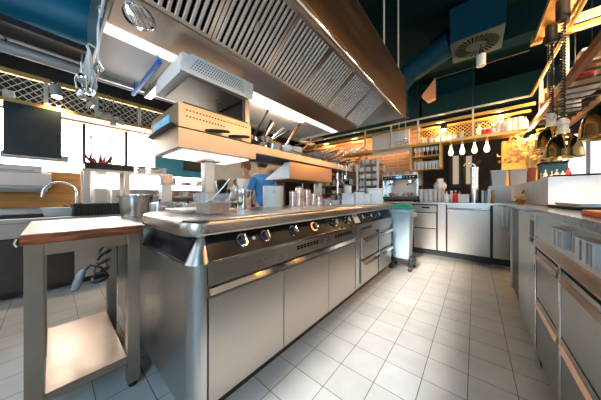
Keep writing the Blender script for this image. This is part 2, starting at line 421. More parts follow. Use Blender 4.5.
# salamander on the shelf end: base, lifting head, posts
GO = (-1.7, .8, 1.475)
sal = thing('salamander_grill', 'steel lift-head salamander grill with perforated head and blue warning labels', 'grill', GO)
m = MB(); m.prism([(-1.45, 1.478), (-1.45, 1.635), (-1.95, 1.635), (-2.02, 1.60), (-2.02, 1.478)], 'y', .514, 1.08)
m.build('base', HOODSK, sal, GO, bevel=.004)
MB().box(-2.0, -1.46, .55, 1.06, 1.636, 1.65).build('tray', DSTEEL, sal, GO, bevel=.003)
m = MB()
for r_, n in ((1.595, 22), (1.555, 13)):
    for k in range(n): m.box(-1.4498, -1.4485, .56 + k*.022, .572 + k*.022, r_ - .004, r_ + .004)
m.build('vent', DARKGAP, sal, GO)
MB().box(-1.93, -1.60, .508, .514, 1.53, 1.585).build('label', STICK, sal, GO, label='pale blue warning label on the end')
MB().prism([(.50, 1.485), (.514, 1.485), (.514, 1.50), (.48, 1.497)], 'x', -2.0, -1.46).build('handle', DSTEEL, sal, GO)
m = MB()
hd = [(.526, 1.845), (.526, 1.90), (.60, 1.985), (1.10, 1.985), (1.10, 1.845)]
m.prism(hd, 'x', -1.47, -1.45)
m.prism([(-1.47, 1.86), (-1.47, 1.98), (-1.98, 1.98), (-2.02, 1.86)], 'y', .545, 1.09)
head = m.build('head', HOODW, sal, GO, bevel=.003)
m = MB()
for j in range(5):
    for k in range(24 - j):
        yy = .585 + k*.018 + j*.012
        m.prism([(yy, 1.876 + j*.019), (yy + .006, 1.876 + j*.019), (yy + .012, 1.886 + j*.019), (yy + .006, 1.886 + j*.019)], 'x', -1.4499, -1.4485)
m.build('perforation', DARKGAP, head, GO)
MB().box(-1.97, -1.50, .60, 1.04, 1.846, 1.859).build('heating_plate', STEELW, sal, GO, bevel=.003)
for x in (-1.50, -1.98):
    MB().box(x - .022, x + .022, 1.04, 1.085, 1.635, 1.86).build('post', STEEL, sal, GO, bevel=.004)
MB().box(-1.97, -1.52, 1.05, 1.075, 1.65, 1.86).build('back_plate', DSTEEL, sal, GO)
m = MB()
for y in (.72, .90):
    MB().tube([(-1.452, y - .03, 1.492), (-1.43, y, 1.494), (-1.405, y + .10, 1.505), (-1.40, y + .125, 1.506)], [.008, .011, .012, .009], 10).build('handle', BLACK, sal, GO)

# wedge shaped grill hung under the shelf
WO = (-1.62, 1.95, 1.2)
wg = thing('hanging_grill', 'wedge-sided steel grill hanging beneath the island shelf', 'grill', WO)
m = MB(); m.prism([(-1.45, 1.205), (-1.45, 1.383), (-1.50, 1.383), (-1.83, 1.225), (-1.83, 1.205)], 'y', 1.56, 2.37)
m.build('body', mat('copper_toned_steel', (.50, .31, .19), .28, 1, var=.03, vscale=3), wg, WO, bevel=.003)
m = MB(); m.prism([(-1.455, 1.212), (-1.455, 1.376), (-1.50, 1.376), (-1.82, 1.225), (-1.82, 1.212)], 'y', 1.553, 1.56)
m.build('end_plate', mat('pale_steel', (.80, .80, .80), .5, .4, var=.04), wg, WO)
m = MB()
for y in (1.62, 2.3): m.box(-1.6, -1.57, y, y + .03, 1.33, 1.397)
m.build('bracket', STEEL, wg, WO)

# ------------------------------------------------------------------ exhaust hood
HO = (-1.6, 1.58, 2.06)
hood = thing('exhaust_hood', 'huge stainless steel extractor hood with baffle filters above the cooking island', 'extractor hood', HO)
hx0, hx1, hy0, hy1, hz0, hz1 = -2.53, -.69, .19, 2.97, 2.06, 2.52
MB().box(hx1 - .015, hx1, hy0, hy1, hz0, hz1).build('front_panel', FRONTSK, hood, HO, bevel=.002)
MB().box(hx0, hx1 - .015, hy0, hy0 + .015, hz0, hz1).build('end_panel', STEEL, hood, HO, bevel=.002)
MB().box(hx0, hx1 - .015, hy1 - .015, hy1, hz0, hz1).build('end_panel', STEELM, hood, HO, bevel=.002)
MB().box(hx0, hx0 + .015, hy0 + .015, hy1 - .015, hz0, hz1).build('back_panel', STEEL, hood, HO)
MB().box(hx0, hx1, hy0, hy1, hz1, hz1 + .02).build('top_cover', STEEL, hood, HO)
m = MB(); m.prism([(hx1 - .016, 2.06), (hx1 - .045, 2.062), (-.955, 2.335), (-.945, 2.35), (hx1 - .016, 2.09)], 'y', hy0 + .016, hy1 - .016)
m.build('inner_skirt', HOODSK, hood, HO, ang=20)
m = MB(); m.tube([(hx1 - .02, hy0 + .02, 2.056), (hx1 - .02, hy1 - .02, 2.056)], .007, 8); m.build('lip_bead', CHROME, hood, HO)
m = MB()
for y in (1.15, 1.78, 1.92, 2.6):
    p = Vector((-.80, y, 2.165)); m.tube([p, p + Vector((-.012, 0, -.010))], .012, 10)
m.build('bolt', DSTEEL, hood, HO)
# baffle filters: sloping down towards the middle of the hood
fa, fb = Vector((-.955, 0, 2.335)), Vector((-1.335, 0, 2.062))
fd = (fb - fa); L = fd.length; fd.normalize(); fn = Vector((fd.z, 0, -fd.x))
if fn.z > 0: fn = -fn
NF = 6; seg_y = (2.95 - .21) / NF
for i in range(NF):
    ya = .21 + i * seg_y; yb = ya + seg_y - .006
    m = MB()
    def quad(y0, y1, s0, s1, t0, t1):
        m.loft([[tuple(fa + fd*s_ + fn*t_ + Vector((0, y, 0))) for s_, t_ in ((s0, t0), (s1, t0), (s1, t1), (s0, t1))] for y in (y0, y1)])
    quad(ya, yb, 0, .022, -.012, .012); quad(ya, yb, L - .022, L, -.012, .012)
    quad(ya, ya + .022, 0, L, -.012, .011); quad(yb - .022, yb, 0, L, -.012, .011)
    n = 10; st = (yb - ya - .044) / n
    for k in range(n):
        yy = ya + .022 + (k + .5) * st
        pts = [(-.33*st, -.004), (-.25*st, .012), (0, .017), (.25*st, .012), (.33*st, -.004)]
        m.loft([[tuple(fa + fd*s_ + fn*t_ + Vector((0, yy + dy, 0))) for dy, t_ in pts] for s_ in (.02, L - .02)])
    fl = m.build('baffle_filter', mat('filter_steel', (.74, .67, .60), .24, 1, rvar=.02, vscale=4), hood, HO, ang=60)
    g = MB(); p = fa + fd * L * .5 + fn * .02 + Vector((0, ya + seg_y*.5, 0))
    g.loft([[tuple(p + fd*a*.03 + Vector((0, b*.014, 0)) + fn*t) for a, b in ((-1,-1), (-1,1), (1,1), (1,-1))] for t in (-.002, .004)])
    g.build('latch', CHROME, fl, HO)
m = MB(); m.loft([[tuple(p - fn*.05 + Vector((0, y, 0))) for p in (fa, fb)] + [tuple(p - fn*.045 + Vector((0, y, 0))) for p in (fb, fa)] for y in (.21, 2.95)])
m.build('filter_chamber', DARKGAP, hood, HO)
m = MB(); m.box(-1.65, -1.335, hy0 + .016, hy1 - .016, 2.048, 2.072); m.build('grease_channel', HOODSK, hood, HO, bevel=.004)
m = MB(); m.box(-1.72, -1.65, hy0 + .016, hy1 - .016, 2.085, 2.10); m.box(-1.655, -1.65, hy0 + .016, hy1 - .016, 2.06, 2.10)
m.build('inner_step', HOODSK, hood, HO)
m = MB(); m.box(-1.80, -1.72, hy0 + .016, hy1 - .016, 2.064, 2.10); m.build('light_strip', mat('hood_light_strip', (1, .96, .9), .3, 0, emit=1.5, ecol=(1, .90, .80)), hood, HO, bevel=.004)
m = MB(); m.box(hx0 + .016, -1.80, hy0 + .016, hy1 - .016, 2.10, 2.115); m.build('rear_lining', HOODW, hood, HO)
m = MB(); m.box(-1.885, -1.815, 1.25, 2.25, 2.062, 2.099); m.build('tube_lamp', TUBEL, hood, HO, bevel=.01)
for x, y in ((-.72, 2.72), (-.72, 2.2), (-.72, .9), (-2.4, .6), (-2.4, 2.7)):
    MB().tube([(x, y, hz1), (x, y, 3.5)], .009, 8).build('hanger_rod', PALEP, hood, HO)
# bars running across below the hood
b = MB(); b.tube([(-1.745, .495, 2.0), (-2.50, .495, 2.0)], .017, 12)
for x in (-1.78, -2.46): b.tube([(x, .495, 2.0), (x, .495, 2.11)], .006, 6)
tag(b.build('blue_tube', BLUEB, None, (-2.1, .495, 2.0)), 'bright blue tube hanging crosswise under the hood lining', 'tube')
b = MB(); b.box(-2.48, -1.76, .575, .635, 1.99, 2.05)
for x in (-1.8, -2.4): b.box(x, x + .03, .59, .62, 2.05, 2.10)
tag(b.build('support_bar', STEELH, None, (-2.1, .6, 2.0), bevel=.004), 'square steel support bar crossing beneath the hood beside the blue tube', 'bar')

# ------------------------------------------------------------------ side table in front
TO = (-1.76, .12, 0)
TABLEST = mat('table_steel', (.43, .34, .27), .33, 1, var=.08, vscale=5, rvar=.05)
tb = thing('side_table', 'steel side table with worn wooden edge and low shelf beside the cooking island', 'table', TO)
tx0, tx1, ty0, ty1 = -2.13, -1.40, -.085, .318
MB().box(tx0, tx1, ty0, ty1, .868, .872).build('table_top', TABLEST, tb, TO, bevel=.0015)
MB().box(tx0 + .002, tx1 + .001, ty0, ty1, .828, .8675).build('wooden_edge', WOODE, tb, TO, bevel=.003, label='rough reddish worn wooden edge')
m = MB(); m.box(tx0 + .03, tx1 - .015, ty0 + .06, ty1 - .055, .775, .8275); m.build('apron', TABLEST, tb, TO, bevel=.003)
for x in (tx1 - .065, tx0 + .015):
    for y in (ty0 + .008, ty1 - .062):
        l = MB().box(x, x + .054, y, y + .054, .025, .8275).build('leg', TABLEST, tb, TO, bevel=.004)
        MB().cyl((x + .027, y + .027, 0), .02, 0, .026, 14).build('foot', BLACK, l, TO)
m = MB(); m.box(tx0 + .02, tx1 - .02, ty0 + .062, ty1 - .062, .165, .175); m.box(tx1 - .035, tx1 - .02, ty0 + .062, ty1 - .062, .135, .165); m.box(tx0 + .02, tx0 + .035, ty0 + .062, ty1 - .062, .135, .165)
m.build('lower_shelf', TABLEST, tb, TO, bevel=.003)
MB().tube([(tx1 + .001, ty0 - .008, .86), (tx1 - .005, ty0 - .014, .84), (tx1 - .01, ty0 - .008, .825)], .004, 8).build('hook', CHROME, tb, TO)
# coiled cord below the table
pts = []
c0 = Vector((-1.92, .262, .80))
for i in range(90):
    t = i / 89; a = t * 2*PI*5.2
    r = .035 + .035*t
    pts.append((c0.x + r*math.cos(a), c0.y - .02 + .6*r*math.sin(a) - .04*t, c0.z - .03 - .30*t + .02*math.sin(a)))
pts = [(c0.x, c0.y, .8275)] + pts + [(pts[-1][0] - .03, pts[-1][1] - .03, pts[-1][2] + .06), (pts[-1][0] - .06, pts[-1][1] - .08, pts[-1][2] + .08), (pts[-1][0] - .06, pts[-1][1] - .12, pts[-1][2] + .04)]
cd = tag(MB().tube(pts, .0075, 8).build('coiled_cord', BLACK, None, c0), 'black coiled electric cord with grey connector dangling under the side table', 'cord')
e = Vector(pts[-1])
MB().tube([e + Vector((0, .01, .02)), e + Vector((0, 0, 0)), e + Vector((-.005, -.02, -.06)), e + Vector((-.008, -.03, -.10))], [.012, .021, .023, .020], 12).build('connector', GREYP, cd, c0, label='grey connector')

# ------------------------------------------------------------------ cookware on the island
ZI = .930
def pan_mb(r, h, th=.004, flare=0.0, seg=26):
    return [(r*.96, 0), (r, .008), (r + flare, h), (r + flare + .003, h + .002), (r + flare - th, h), (r - th, .012), (r*.9 - th, .006)]
def pot(name, label, cat, loc, r, h, m, lid=False, handles=True, flare=0.0, group=None, rz=0.0, longh=False):
    t = thing(name, label, cat, loc, rz, group)
    MB().lathe(pan_mb(r, h, flare=flare), seg=28).build('bowl' if longh else 'body', m, t)
    if handles:
        for s in (1, -1):
            MB().tube([(s*r*.98, -.02, h*.8), (s*(r + .028), -.018, h*.82), (s*(r + .028), .018, h*.82), (s*r*.98, .02, h*.8)], .0045, 8).build('handle', CHROME, t)
    if longh:
        MB().tube([(r*.97, 0, h*.82), (r + .06, 0, h*.95), (r + .20, 0, h*1.05)], [.007, .008, .009], 8).build('handle', longh, t)
    if lid:
        l = MB().lathe([(r + .004, h), (r + .004, h + .005), (r*.6, h + .014), (.01, h + .018)], seg=28).build('lid', m, t)
        MB().lathe([(.006, h + .016), (.006, h + .026), (.014, h + .03), (.012, h + .04), (.002, h + .042)], seg=12).build('knob', BLACK, l)
    return t
ZR_ = .85
pot('casserole_pot', 'lidded steel pot nearest the front end of the rear island deck', 'pot', (-2.11, .60, ZR_), .075, .11, STEEL, lid=True)
pot('casserole_pot', 'open steel pot with side handles further back beside the lidded pot', 'pot', (-2.27, .78, ZR_), .085, .12, CHROME)
pot('casserole_pot', 'small shiny lidded pot right behind the near shelf column', 'pot', (-2.02, .80, ZR_), .068, .11, CHROME, lid=True)
pot('saucepan', 'steel saucepan with long silver handle beyond the near shelf column', 'saucepan', (-2.10, 1.06, ZR_), .09, .12, STEEL, handles=False, longh=CHROME, rz=.6)
# glass-like gastronorm container with sauce and spoon
t = thing('food_container', 'clear square food container of brown sauce close to the island edge', 'container', (-1.14, .585, ZI), .12)
m = MB(); o_, i_ = .075, .070
m.loft([[(x, y, z) for x, y in ((-a, -a), (a, -a), (a, a), (-a, a))] for a, z in ((o_*.92, 0), (o_, .11), (o_ + .008, .112), (o_ + .008, .116), (i_, .116), (i_*.92, .005))])
m.build('box', mat('clear_plastic', (.90, .92, .92), .10, 0, alpha=.12, rvar=.02), t)
m = MB(); m.loft([[(x, y, z) for x, y in ((-a, -a), (a, -a), (a, a), (-a, a))] for a, z in ((.060, .006), (.064, .062))]); m.build('sauce', BROWNF, t)
t = thing('serving_spoon', 'steel serving spoon leaning in the clear food container', 'spoon', (-1.14, .585, ZI))
MB().tube([(.0, -.01, .075), (.05, .035, .15), (.085, .06, .20)], [.004, .004, .005], 8).build('handle', CHROME, t)
MB().ball((-.01, -.02, .070), .02, 1, 1.2, .4).build('bowl', CHROME, t)
t = thing('bain_marie_pot', 'tall round steel insert pot between sauce container and white stockpot', 'pot', (-1.36, .945, ZI))
MB().lathe([(.046, 0), (.05, .01), (.054, .14), (.064, .142), (.064, .147), (.050, .146), (.046, .012), (.04, .008)], seg=28).build('body', CHROME, t)
t = thing('stockpot', 'large cream white stockpot in the middle of the island worktop', 'stockpot', (-1.47, 1.35, ZI))
MB().lathe([(.094, 0), (.097, .008), (.097, .19), (.1, .194), (.093, .192), (.092, .012), (.08, .01)], seg=36).build('body', CREAM, t)
for s in (1, -1):
    MB().tube([(s*.068, s*-.066, .14), (s*.095, s*-.068, .145), (s*.088, s*-.095, .145), (s*.06, s*-.075, .14)], .005, 8).build('handle', CHROME, t)
t = pot('whisking_bowl', 'wide low steel pan behind the white stockpot', 'pan', (-1.80, 1.40, ZR_), .10, .06, STEEL)
# warm toned steel jars
JL = ['nearest warm-toned steel jar right behind the white stockpot', 'second warm-toned steel jar counted from the white stockpot', 'third warm-toned steel jar counted from the white stockpot, lid domed', 'fourth warm-toned steel jar counted from the white stockpot', 'last of the warm-toned steel jars, in front of the far column']
for i, (u, vv, r, h) in enumerate(((293, 205.5, .036, .15), (299.5, 205, .04, .19), (307, 205, .042, .17), (313.5, 204.5, .036, .13), (319, 204, .038, .10))):
    p = at(u, 206.3, Z=ZI) if i < 2 else at(u, 205.6, Z=ZI)
    t = thing('steel_jar', JL[i], 'jar', (p[0], p[1], ZI), 0, 'warm steel jars on the island')
    MB().lathe([(r*.95, 0), (r, .006), (r, h*.86), (r*1.04, h*.87), (r*1.04, h*.9)], seg=22).build('body', PINK, t)
    MB().lathe([(r*1.06, h*.9), (r*1.06, h*.93), (r*.8, h*.99), (r*.25, h*1.02), (.004, h*1.03)], seg=22).build('lid', PINK, t)
# stacked white bowls
for s, (u, nn) in enumerate(((326, 3), (335, 2))):
    p = at(u, 205.2, Z=ZI)
    for k in range(nn):
        ob = MB().lathe([(.028, 0), (.052, .03), (.055, .034), (.049, .032), (.024, .006)], seg=22).build('bowl', CERAM, None)
        ob.location = (p[0], p[1], ZI + k*.018)
        where = ('bottom', 'middle', 'top')[k] if nn == 3 else ('lower', 'upper')[k]
        tag(ob, 'small white bowl, %s of the %s stack beyond the steel jars' % (where, ('taller', 'shorter')[s]), 'bowl', 'small white bowls on the island')
# white tubs near the far end
TL_ = ['squat white tub nearest the white bowls at far end of island', 'pale blue-lidded white tub, second beyond the white bowls', 'narrow white tub, third beyond the white bowls', 'tall white tub at the far end of the island beside the bin']
for i, (u, w_, h, lidm) in enumerate(((349, .15, .13, None), (359.5, .12, .16, BLUEB), (367, .10, .13, None), (376, .17, .20, None))):
    p = at(u, 204.2 - i*.15, Z=ZI)
    t = thing('food_tub', TL_[i], 'tub', (p[0], p[1], ZI), .3, 'white tubs on the island')
    MB().prism(rrect(-w_/2, w_/2, -w_/2, w_/2, .02, 3), 'z', 0, h*.92).build('body', WHITE, t, bevel=.003)
    MB().prism(rrect(-w_/2 - .005, w_/2 + .005, -w_/2 - .005, w_/2 + .005, .022, 3), 'z', h*.92, h).build('lid', lidm or WHITE, t, bevel=.003)
t = thing('paper_roll', 'white paper roll upright behind the row of white tubs', 'paper roll', (-1.35, 2.62, ZI))
MB().lathe([(.055, 0), (.055, .24), (.02, .24), (.02, .02)], seg=24).build('roll', WHITE, t)

# ------------------------------------------------------------------ pans stacked on the island shelf
ZS = 1.4755
def frypan(label, loc, r, h, hz, pitch, hl, mb_, hm, group='pans on the island shelf', n=0, name='frying_pan'):
    hl *= 1.3
    t = thing(name, label, 'pan', loc, hz, group)
    MB().lathe([(r*.82, 0), (r, h), (r + .003, h + .002), (r*.98, h), (r*.8, .006)], seg=24).build('bowl', mb_, t)
    c, s_ = math.cos(pitch), math.sin(pitch)
    MB().tube([(r*.96, 0, h*.8), (r + .03*c, 0, h*.8 + .03*s_), (r + hl*c*.6, 0, h*.8 + hl*s_*.6), (r + hl*c, 0, h*.8 + hl*s_)], [.007, .008, .010, .012], 8).build('handle', hm, t)
    return t
rA = random.Random(3)
panspec = [  # y, x, r, h, zoff, heading, pitch, handle length
 (1.17, -1.58, .085, .05, 0, 1.5, 1.05, .24, DSTEEL, BLACK, 'black-handled pan nearest the salamander, handle pointing steeply up'),
 (1.22, -1.66, .09, .05, .0, 1.3, 1.00, .24, STEEL, COPPER, 'small pan with copper handle raised beside the black-handled pan'),
 (1.30, -1.55, .08, .05, .055, 1.6, .55, .25, CHROME, CHROME, 'steel pan with slim silver handle slanting upward near the salamander'),
 (1.44, -1.57, .085, .07, 0, 1.4, .5, .10, STEEL, BLACK, 'short-handled steel pan in the middle of the near pan cluster'),
 (1.55, -1.655, .09, .06, .0, 1.4, 1.0, .26, STEEL, COPPER, 'pan with bronze handle raised beside the round white pot'),
 (1.62, -1.66, .07, .05, .065, 1.4, .95, .30, DSTEEL, DSTEEL, 'dark pan with the longest raised handle on the shelf'),
 (1.76, -1.56, .085, .09, 0, 1.4, .15, .16, CREAM, BLACK, 'cream round saucepan with black handle on the shelf'),
 (1.95, -1.58, .10, .045, 0, 1.7, .7, .22, STEEL, PINK, 'shallow steel pan with pinkish handle past the cream saucepan'),
 (2.05, -1.65, .10, .06, 0, 1.2, .45, .24, COPPER, PINK, 'copper toned pan with slanting handle near the far column'),
 (2.18, -1.57, .10, .05, 0, 1.5, .4, .26, STEEL, STEEL, 'wide steel pan with low slanting handle above the hanging grill'),
 (2.18, -1.57, .095, .05, .045, 1.3, .35, .26, STEEL, COPPER, 'pan nested on top of the wide steel pan above the hanging grill'),
 (2.40, -1.58, .10, .05, 0, 1.5, .3, .26, COPPER, PALEP, 'copper pan over the far end of the hanging grill'),
 (2.40, -1.58, .095, .05, .045, 1.7, .3, .26, STEEL, PALEP, 'steel pan nested on the copper pan over the hanging grill end'),
 (2.62, -1.58, .10, .06, 0, 1.4, .25, .24, STEEL, BRONZE, 'last but one steel pan towards the far shelf end'),
  (1.14, -1.62, .07, .05, .055, 1.2, 1.1, .26, STEEL, BLACK, 'small pan stacked highest beside the salamander, black loop handle raised'),
 (1.38, -1.66, .07, .05, .08, 1.5, .75, .22, STEEL, CHROME, 'small steel pan stacked above the near cluster with silver handle'),
 (1.90, -1.66, .08, .05, .05, 1.5, .8, .22, STEEL, BRONZE, 'steel pan with bronze handle stacked past the cream saucepan'),
 (2.80, -1.58, .10, .06, 0, 1.4, .25, .24, DSTEEL, BRONZE, 'dark pan at the far end of the island shelf'),
]
for (y, x, r, h, dz, hz, pt, hl, m1, m2, lab) in panspec:
    frypan(lab, (x, y, ZS + dz), r, h, hz, pt, hl, m1, m2)
t = thing('round_pot', 'round pale steel pot among the raised pan handles on the shelf', 'pot', (-1.54, 1.60, ZS), 0)
MB().lathe([(.03, 0), (.055, .02), (.062, .055), (.052, .085), (.05, .09), (.047, .085), (.055, .05), (.04, .02)], seg=24).build('body', CREAM, t)
MB().tube([(.055, 0, .07), (.085, 0, .075), (.09, 0, .04), (.06, 0, .03)], .005, 8).build('handle', CHROME, t)
t = thing('shelf_pot', 'deep steel pot at the back of the island shelf', 'pot', (-1.65, 1.84, ZS))
MB().lathe(pan_mb(.10, .12), seg=26).build('body', STEEL, t)
t = thing('steel_strainer', 'steel strainer bowl behind the copper toned pan on the shelf', 'strainer', (-1.64, 2.29, ZS))
MB().lathe([(.03, 0), (.08, .03), (.10, .09), (.106, .09), (.097, .086), (.075, .035), (.03, .006)], seg=26).build('bowl', CHROME, t)
MB().tube([(-.02, -.1, .088), (-.05, -.24, .10)], .006, 8).build('handle', CHROME, t)
# tongs lying on the wedge grill front / black handles at shelf edge
t = thing('kitchen_tongs', 'black-handled tongs lying on the shelf edge past the salamander', 'tongs', (-1.475, 1.10, 1.4785), 0)
for s in (1, -1):
    MB().tube([(-.02, .0, .004), (.025, s*.012, .006), (.085, s*.02, .008)], [.004, .005, .006], 8).build('arm', BLACK, t)
# hanging tools from the shelf's far end
for i, (y, L_) in enumerate(((2.50, .20), (2.62, .24), (2.74, .18))):
    t = thing('hanging_ladle', ('short ladle', 'longest ladle', 'small ladle')[i] + ' hanging below the far end of the island shelf, %s one from the grill' % ORD[i], 'ladle', (-1.448, y, 1.46), 0, 'ladles hanging from the island shelf')
    MB().tube([(.0, 0, .012), (.012, 0, .016), (.016, 0, 0), (.016, 0, -L_)], .004, 8).build('handle', CHROME, t)
    MB().lathe([(.004, -.03), (.02, -.024), (.032, 0), (.033, 0), (.029, .0), (.018, -.02)], (.016, 0, -L_), 16).build('bowl', CHROME, t)

# ------------------------------------------------------------------ tools hung from the near end of the hood
hk = thing('hanging_hook', 'bent white hook at the near end of the hood holding loops of cord', 'hook', (-1.60, .176, 2.07))
MB().tube([(.30, .0, .06), (.20, .0, .05), (.10, -.002, .0), (.04, -.004, -.035), (-.01, -.004, -.035), (-.03, -.004, -.005), (-.02, -.004, .03)], .007, 10).build('hook', CERAM, hk)
MB().tube([(.01, .015, .02), (-.03, -.01, .02), (-.06, -.012, .015)], .007, 8).build('pin', DSTEEL, hk)
t = thing('cord_loop', 'white cord loops hanging down from the bent hook at the hood end', 'cord', (-1.60, .172, 2.07))
m = MB()
for k in range(3):
    o_ = .008*k
    m.tube([(.01 + o_, -.004, -.030), (.03 + o_, -.012, -.10), (.035 + o_*1.4, -.012, -.24), (.02, -.012, -.31 + o_), (.005 - o_*1.4, -.012, -.24), (.0 - o_, -.012, -.10), (.005, -.004, -.030)], .0028, 6)
m.build('cord', CERAM, t)
m = MB()
for k in range(9): m.tube([(.02 + .022*math.cos(k*.8), -.012, -.31), (.02 + .03*math.cos(k*.8 + .5), -.012 + .02*math.sin(k), -.35), (.02 + .012*math.cos(k), -.012, -.385)], .0015, 5)
m.build('wire_end', CHROME, t)
def skimmer():
    t = thing('wire_skimmer', 'wire mesh skimmer hanging slanted by its handle under the hood', 'skimmer', (-1.02, .165, 1.815))
    o_ = Vector((-1.02, .165, 1.815)); c = Vector((-.771, .165, 1.569)) - o_; ra, rb = .125, .034
    u2 = Vector((.212, 0, -.21)).normalized(); v2 = Vector((.3535, .85, .357)).normalized()
    ring = [c + u2*ra*math.cos(k*2*PI/32) + v2*rb*math.sin(k*2*PI/32) for k in range(32)]
    MB().tube(ring, .004, 8, closed=True).build('rim', CHROME, t)
    m = MB()
    for k in range(-8, 9):
        f = k / 9; w_ = rb * math.sqrt(1 - f*f); p = c + u2*ra*f; n = u2.cross(v2)
        m.tube([p - v2*w_, p - v2*w_*.5 + n*.018, p + n*.022, p + v2*w_*.5 + n*.018, p + v2*w_], .0008, 5)
    for k in range(-2, 3):
        f = k / 3; w_ = ra * math.sqrt(1 - f*f); p = c + v2*rb*f; n = u2.cross(v2)
        m.tube([p - u2*w_, p - u2*w_*.5 + n*.018, p + n*.022, p + u2*w_*.5 + n*.018, p + u2*w_], .0008, 5)
    m.build('mesh_basket', CHROME, t)
    MB().tube([c - u2*ra, c - u2*(ra + .08), (0, 0, 0)], .006, 8).build('handle', CERAM, t)
    MB().tube([(0, 0, 0), (.004, .008, .10), (0, .022, .247)], .002, 6).build('loop', CHROME, t)
skimmer()
# bundle of tools on strings
bx, by = -2.02, .160
t = thing('string_bundle', 'bundle of white strings looped over the hood hook', 'string', (bx, by, 2.0))
m = MB()
m.tube([(-.01, .03, .065), (-.01, .0, .075), (-.01, -.01, .05), (0, -.005, .03)], .006, 8)
for k in range(18):
    a = k * 1.1; dx, dy = .045*math.cos(a), .03*math.sin(a); L_ = .15 + .02*(k % 4)
    m.tube([(.006*math.sin(k), -.004, .045), (dx*.25, dy*.3, -.0), (dx*.8, dy*.9, -L_*.6), (dx*1.25, dy*1.3, -L_), (dx*.6, dy*1.0, -L_ - .05)], .0038, 6)
m.build('strings', CERAM, t)
lad = ['ladle hanging lowest in the string bundle at the hood end', 'ladle tilted outward in the string bundle at the hood end', 'ladle tucked under the strings nearest the hood end panel', 'ladle facing the windows in the string bundle', 'ladle topmost in the string bundle below the hook']
for i, (dx, dy, dz, r) in enumerate(((-.01, .0, -.33, .040), (.035, .0, -.26, .036), (-.035, .0, -.23, .036), (.0, -.035, -.29, .036), (.02, -.03, -.19, .034))):
    t = thing('steel_ladle', lad[i], 'ladle', (bx + dx, by + dy, 2.0 + dz), rz=i*1.1, group='ladles in the string bundle')
    b_ = MB().lathe([(.004, -r*.75), (r*.6, -r*.6), (r, 0), (r*1.05, .002), (r*.92, 0), (r*.5, -r*.5)], seg=18)
    bmesh.ops.rotate(b_.bm, verts=b_.bm.verts[:], cent=(0, 0, 0), matrix=Matrix.Rotation(1.0, 3, 'X'))
    b_.build('bowl', CHROME, t)
    MB().tube([(0, r*.6, r*.9), (0, .03, .09), (0, .015, .16)], [.005, .005, .004], 8).build('handle', CHROME, t)

# ------------------------------------------------------------------ left side: sink run under the window
LO = (-4.0, 1.6, 0)
lc = thing('sink_counter', 'steel sink counter with cupboards below the windows', 'counter', LO)
LZ = .80
MB().prism([(-4.64, .25), (-3.45, .25), (-3.45, 2.0), (-3.80, 2.0), (-3.80, 2.65), (-4.64, 2.65)], 'z', LZ - .04, LZ).build('worktop', STEEL, lc, LO, bevel=.004)
m = MB(); m.box(-4.64, -4.35, -1.0, .25, LZ - .04, LZ); m.box(-3.55, -3.45, -1.0, .25, LZ - .04, LZ); m.box(-4.35, -3.55, .17, .25, LZ - .04, LZ); m.box(-4.35, -3.55, -1.0, -.75, LZ - .04, LZ)
m.build('sink_rim', STEEL, lc, LO, bevel=.003)
m = MB(); m.box(-4.35, -3.55, -.75, .17, LZ - .30, LZ - .29); m.box(-4.35, -4.34, -.75, .17, LZ - .29, LZ); m.box(-3.56, -3.55, -.75, .17, LZ - .29, LZ); m.box(-4.34, -3.56, -.75, -.74, LZ - .29, LZ); m.box(-4.34, -3.56, .16, .17, LZ - .29, LZ)
m.build('basin', DSTEEL, lc, LO)
MB().box(-4.64, -4.60, -1.0, .9, LZ, LZ + .06).build('upstand', STEEL, lc, LO)
m = MB(); m.box(-4.6, -3.49, -1.0, 1.98, .08, LZ - .31); m.box(-4.6, -3.49, .25, 1.98, LZ - .31, LZ - .04); m.box(-4.6, -3.84, 1.98, 2.62, 0, LZ - .04); m.box(-3.52, -3.49, -1.0, .25, LZ - .31, LZ - .04); m.box(-4.6, -3.6, -1.0, 1.98, 0, .08)
m.build('carcass', DSTEEL, lc, LO)
for (a, b, mm) in ((-.98, -.46, DSTEEL), (-.45, .07, DSTEEL), (.16, .43, STEELM), (.50, .95, DSTEEL), (.97, 1.46, STEELM), (1.48, 1.96, STEELM)):
    z1 = LZ - .20 if mm is DSTEEL else LZ - .06
    d = MB().box(-3.488, -3.468, a, b, .09, z1).build('door', mm, lc, LO, bevel=.003)
    if a > .4: MB().box(-3.468, -3.448, a + .03, a + .05, z1 - .25, z1 - .08).build('handle', CHROME, d, LO, bevel=.003)
MB().box(-3.488, -3.466, -.98, .12, LZ - .19, LZ - .045).build('front_band', STEELH, lc, LO, bevel=.003)
# lit wooden splashback
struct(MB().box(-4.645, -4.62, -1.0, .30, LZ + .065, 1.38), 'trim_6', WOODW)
# mixer tap
f = thing('sink_tap', 'tall chrome swan-neck tap rising behind the sink', 'tap', (-4.05, .20, LZ))
c_ = [(0, 0, .0), (0, 0, .26)] + [(-.0, -.14 + .14*math.cos(a), .26 + .14*math.sin(a)) for a in [math.radians(15*k) for k in range(1, 12)]] + [(0, -.285, .22)]
MB().tube(c_, .016, 12).build('spout', CHROME, f)
MB().lathe([(.034, 0), (.034, .012), (.028, .02), (.026, .09), (.018, .1)], seg=18).build('base', CHROME, f)
MB().tube([(0, -.02, .075), (.03, -.09, .10), (.035, -.115, .105)], [.010, .012, .008], 8).build('lever', BLACK, f)
b_ = thing('white_tray', 'pale blue-white plastic tray standing beside the sink', 'tray', (-3.80, .06, LZ), 0)
m = MB(); m.loft([[(x, y, z) for x, y in rrect(-a*1.1, a*1.1, -a, a, .02, 3)] for a, z in ((.12, 0), (.145, .09), (.15, .092), (.138, .09), (.115, .006))]); m.build('tray', WHITE, b_)
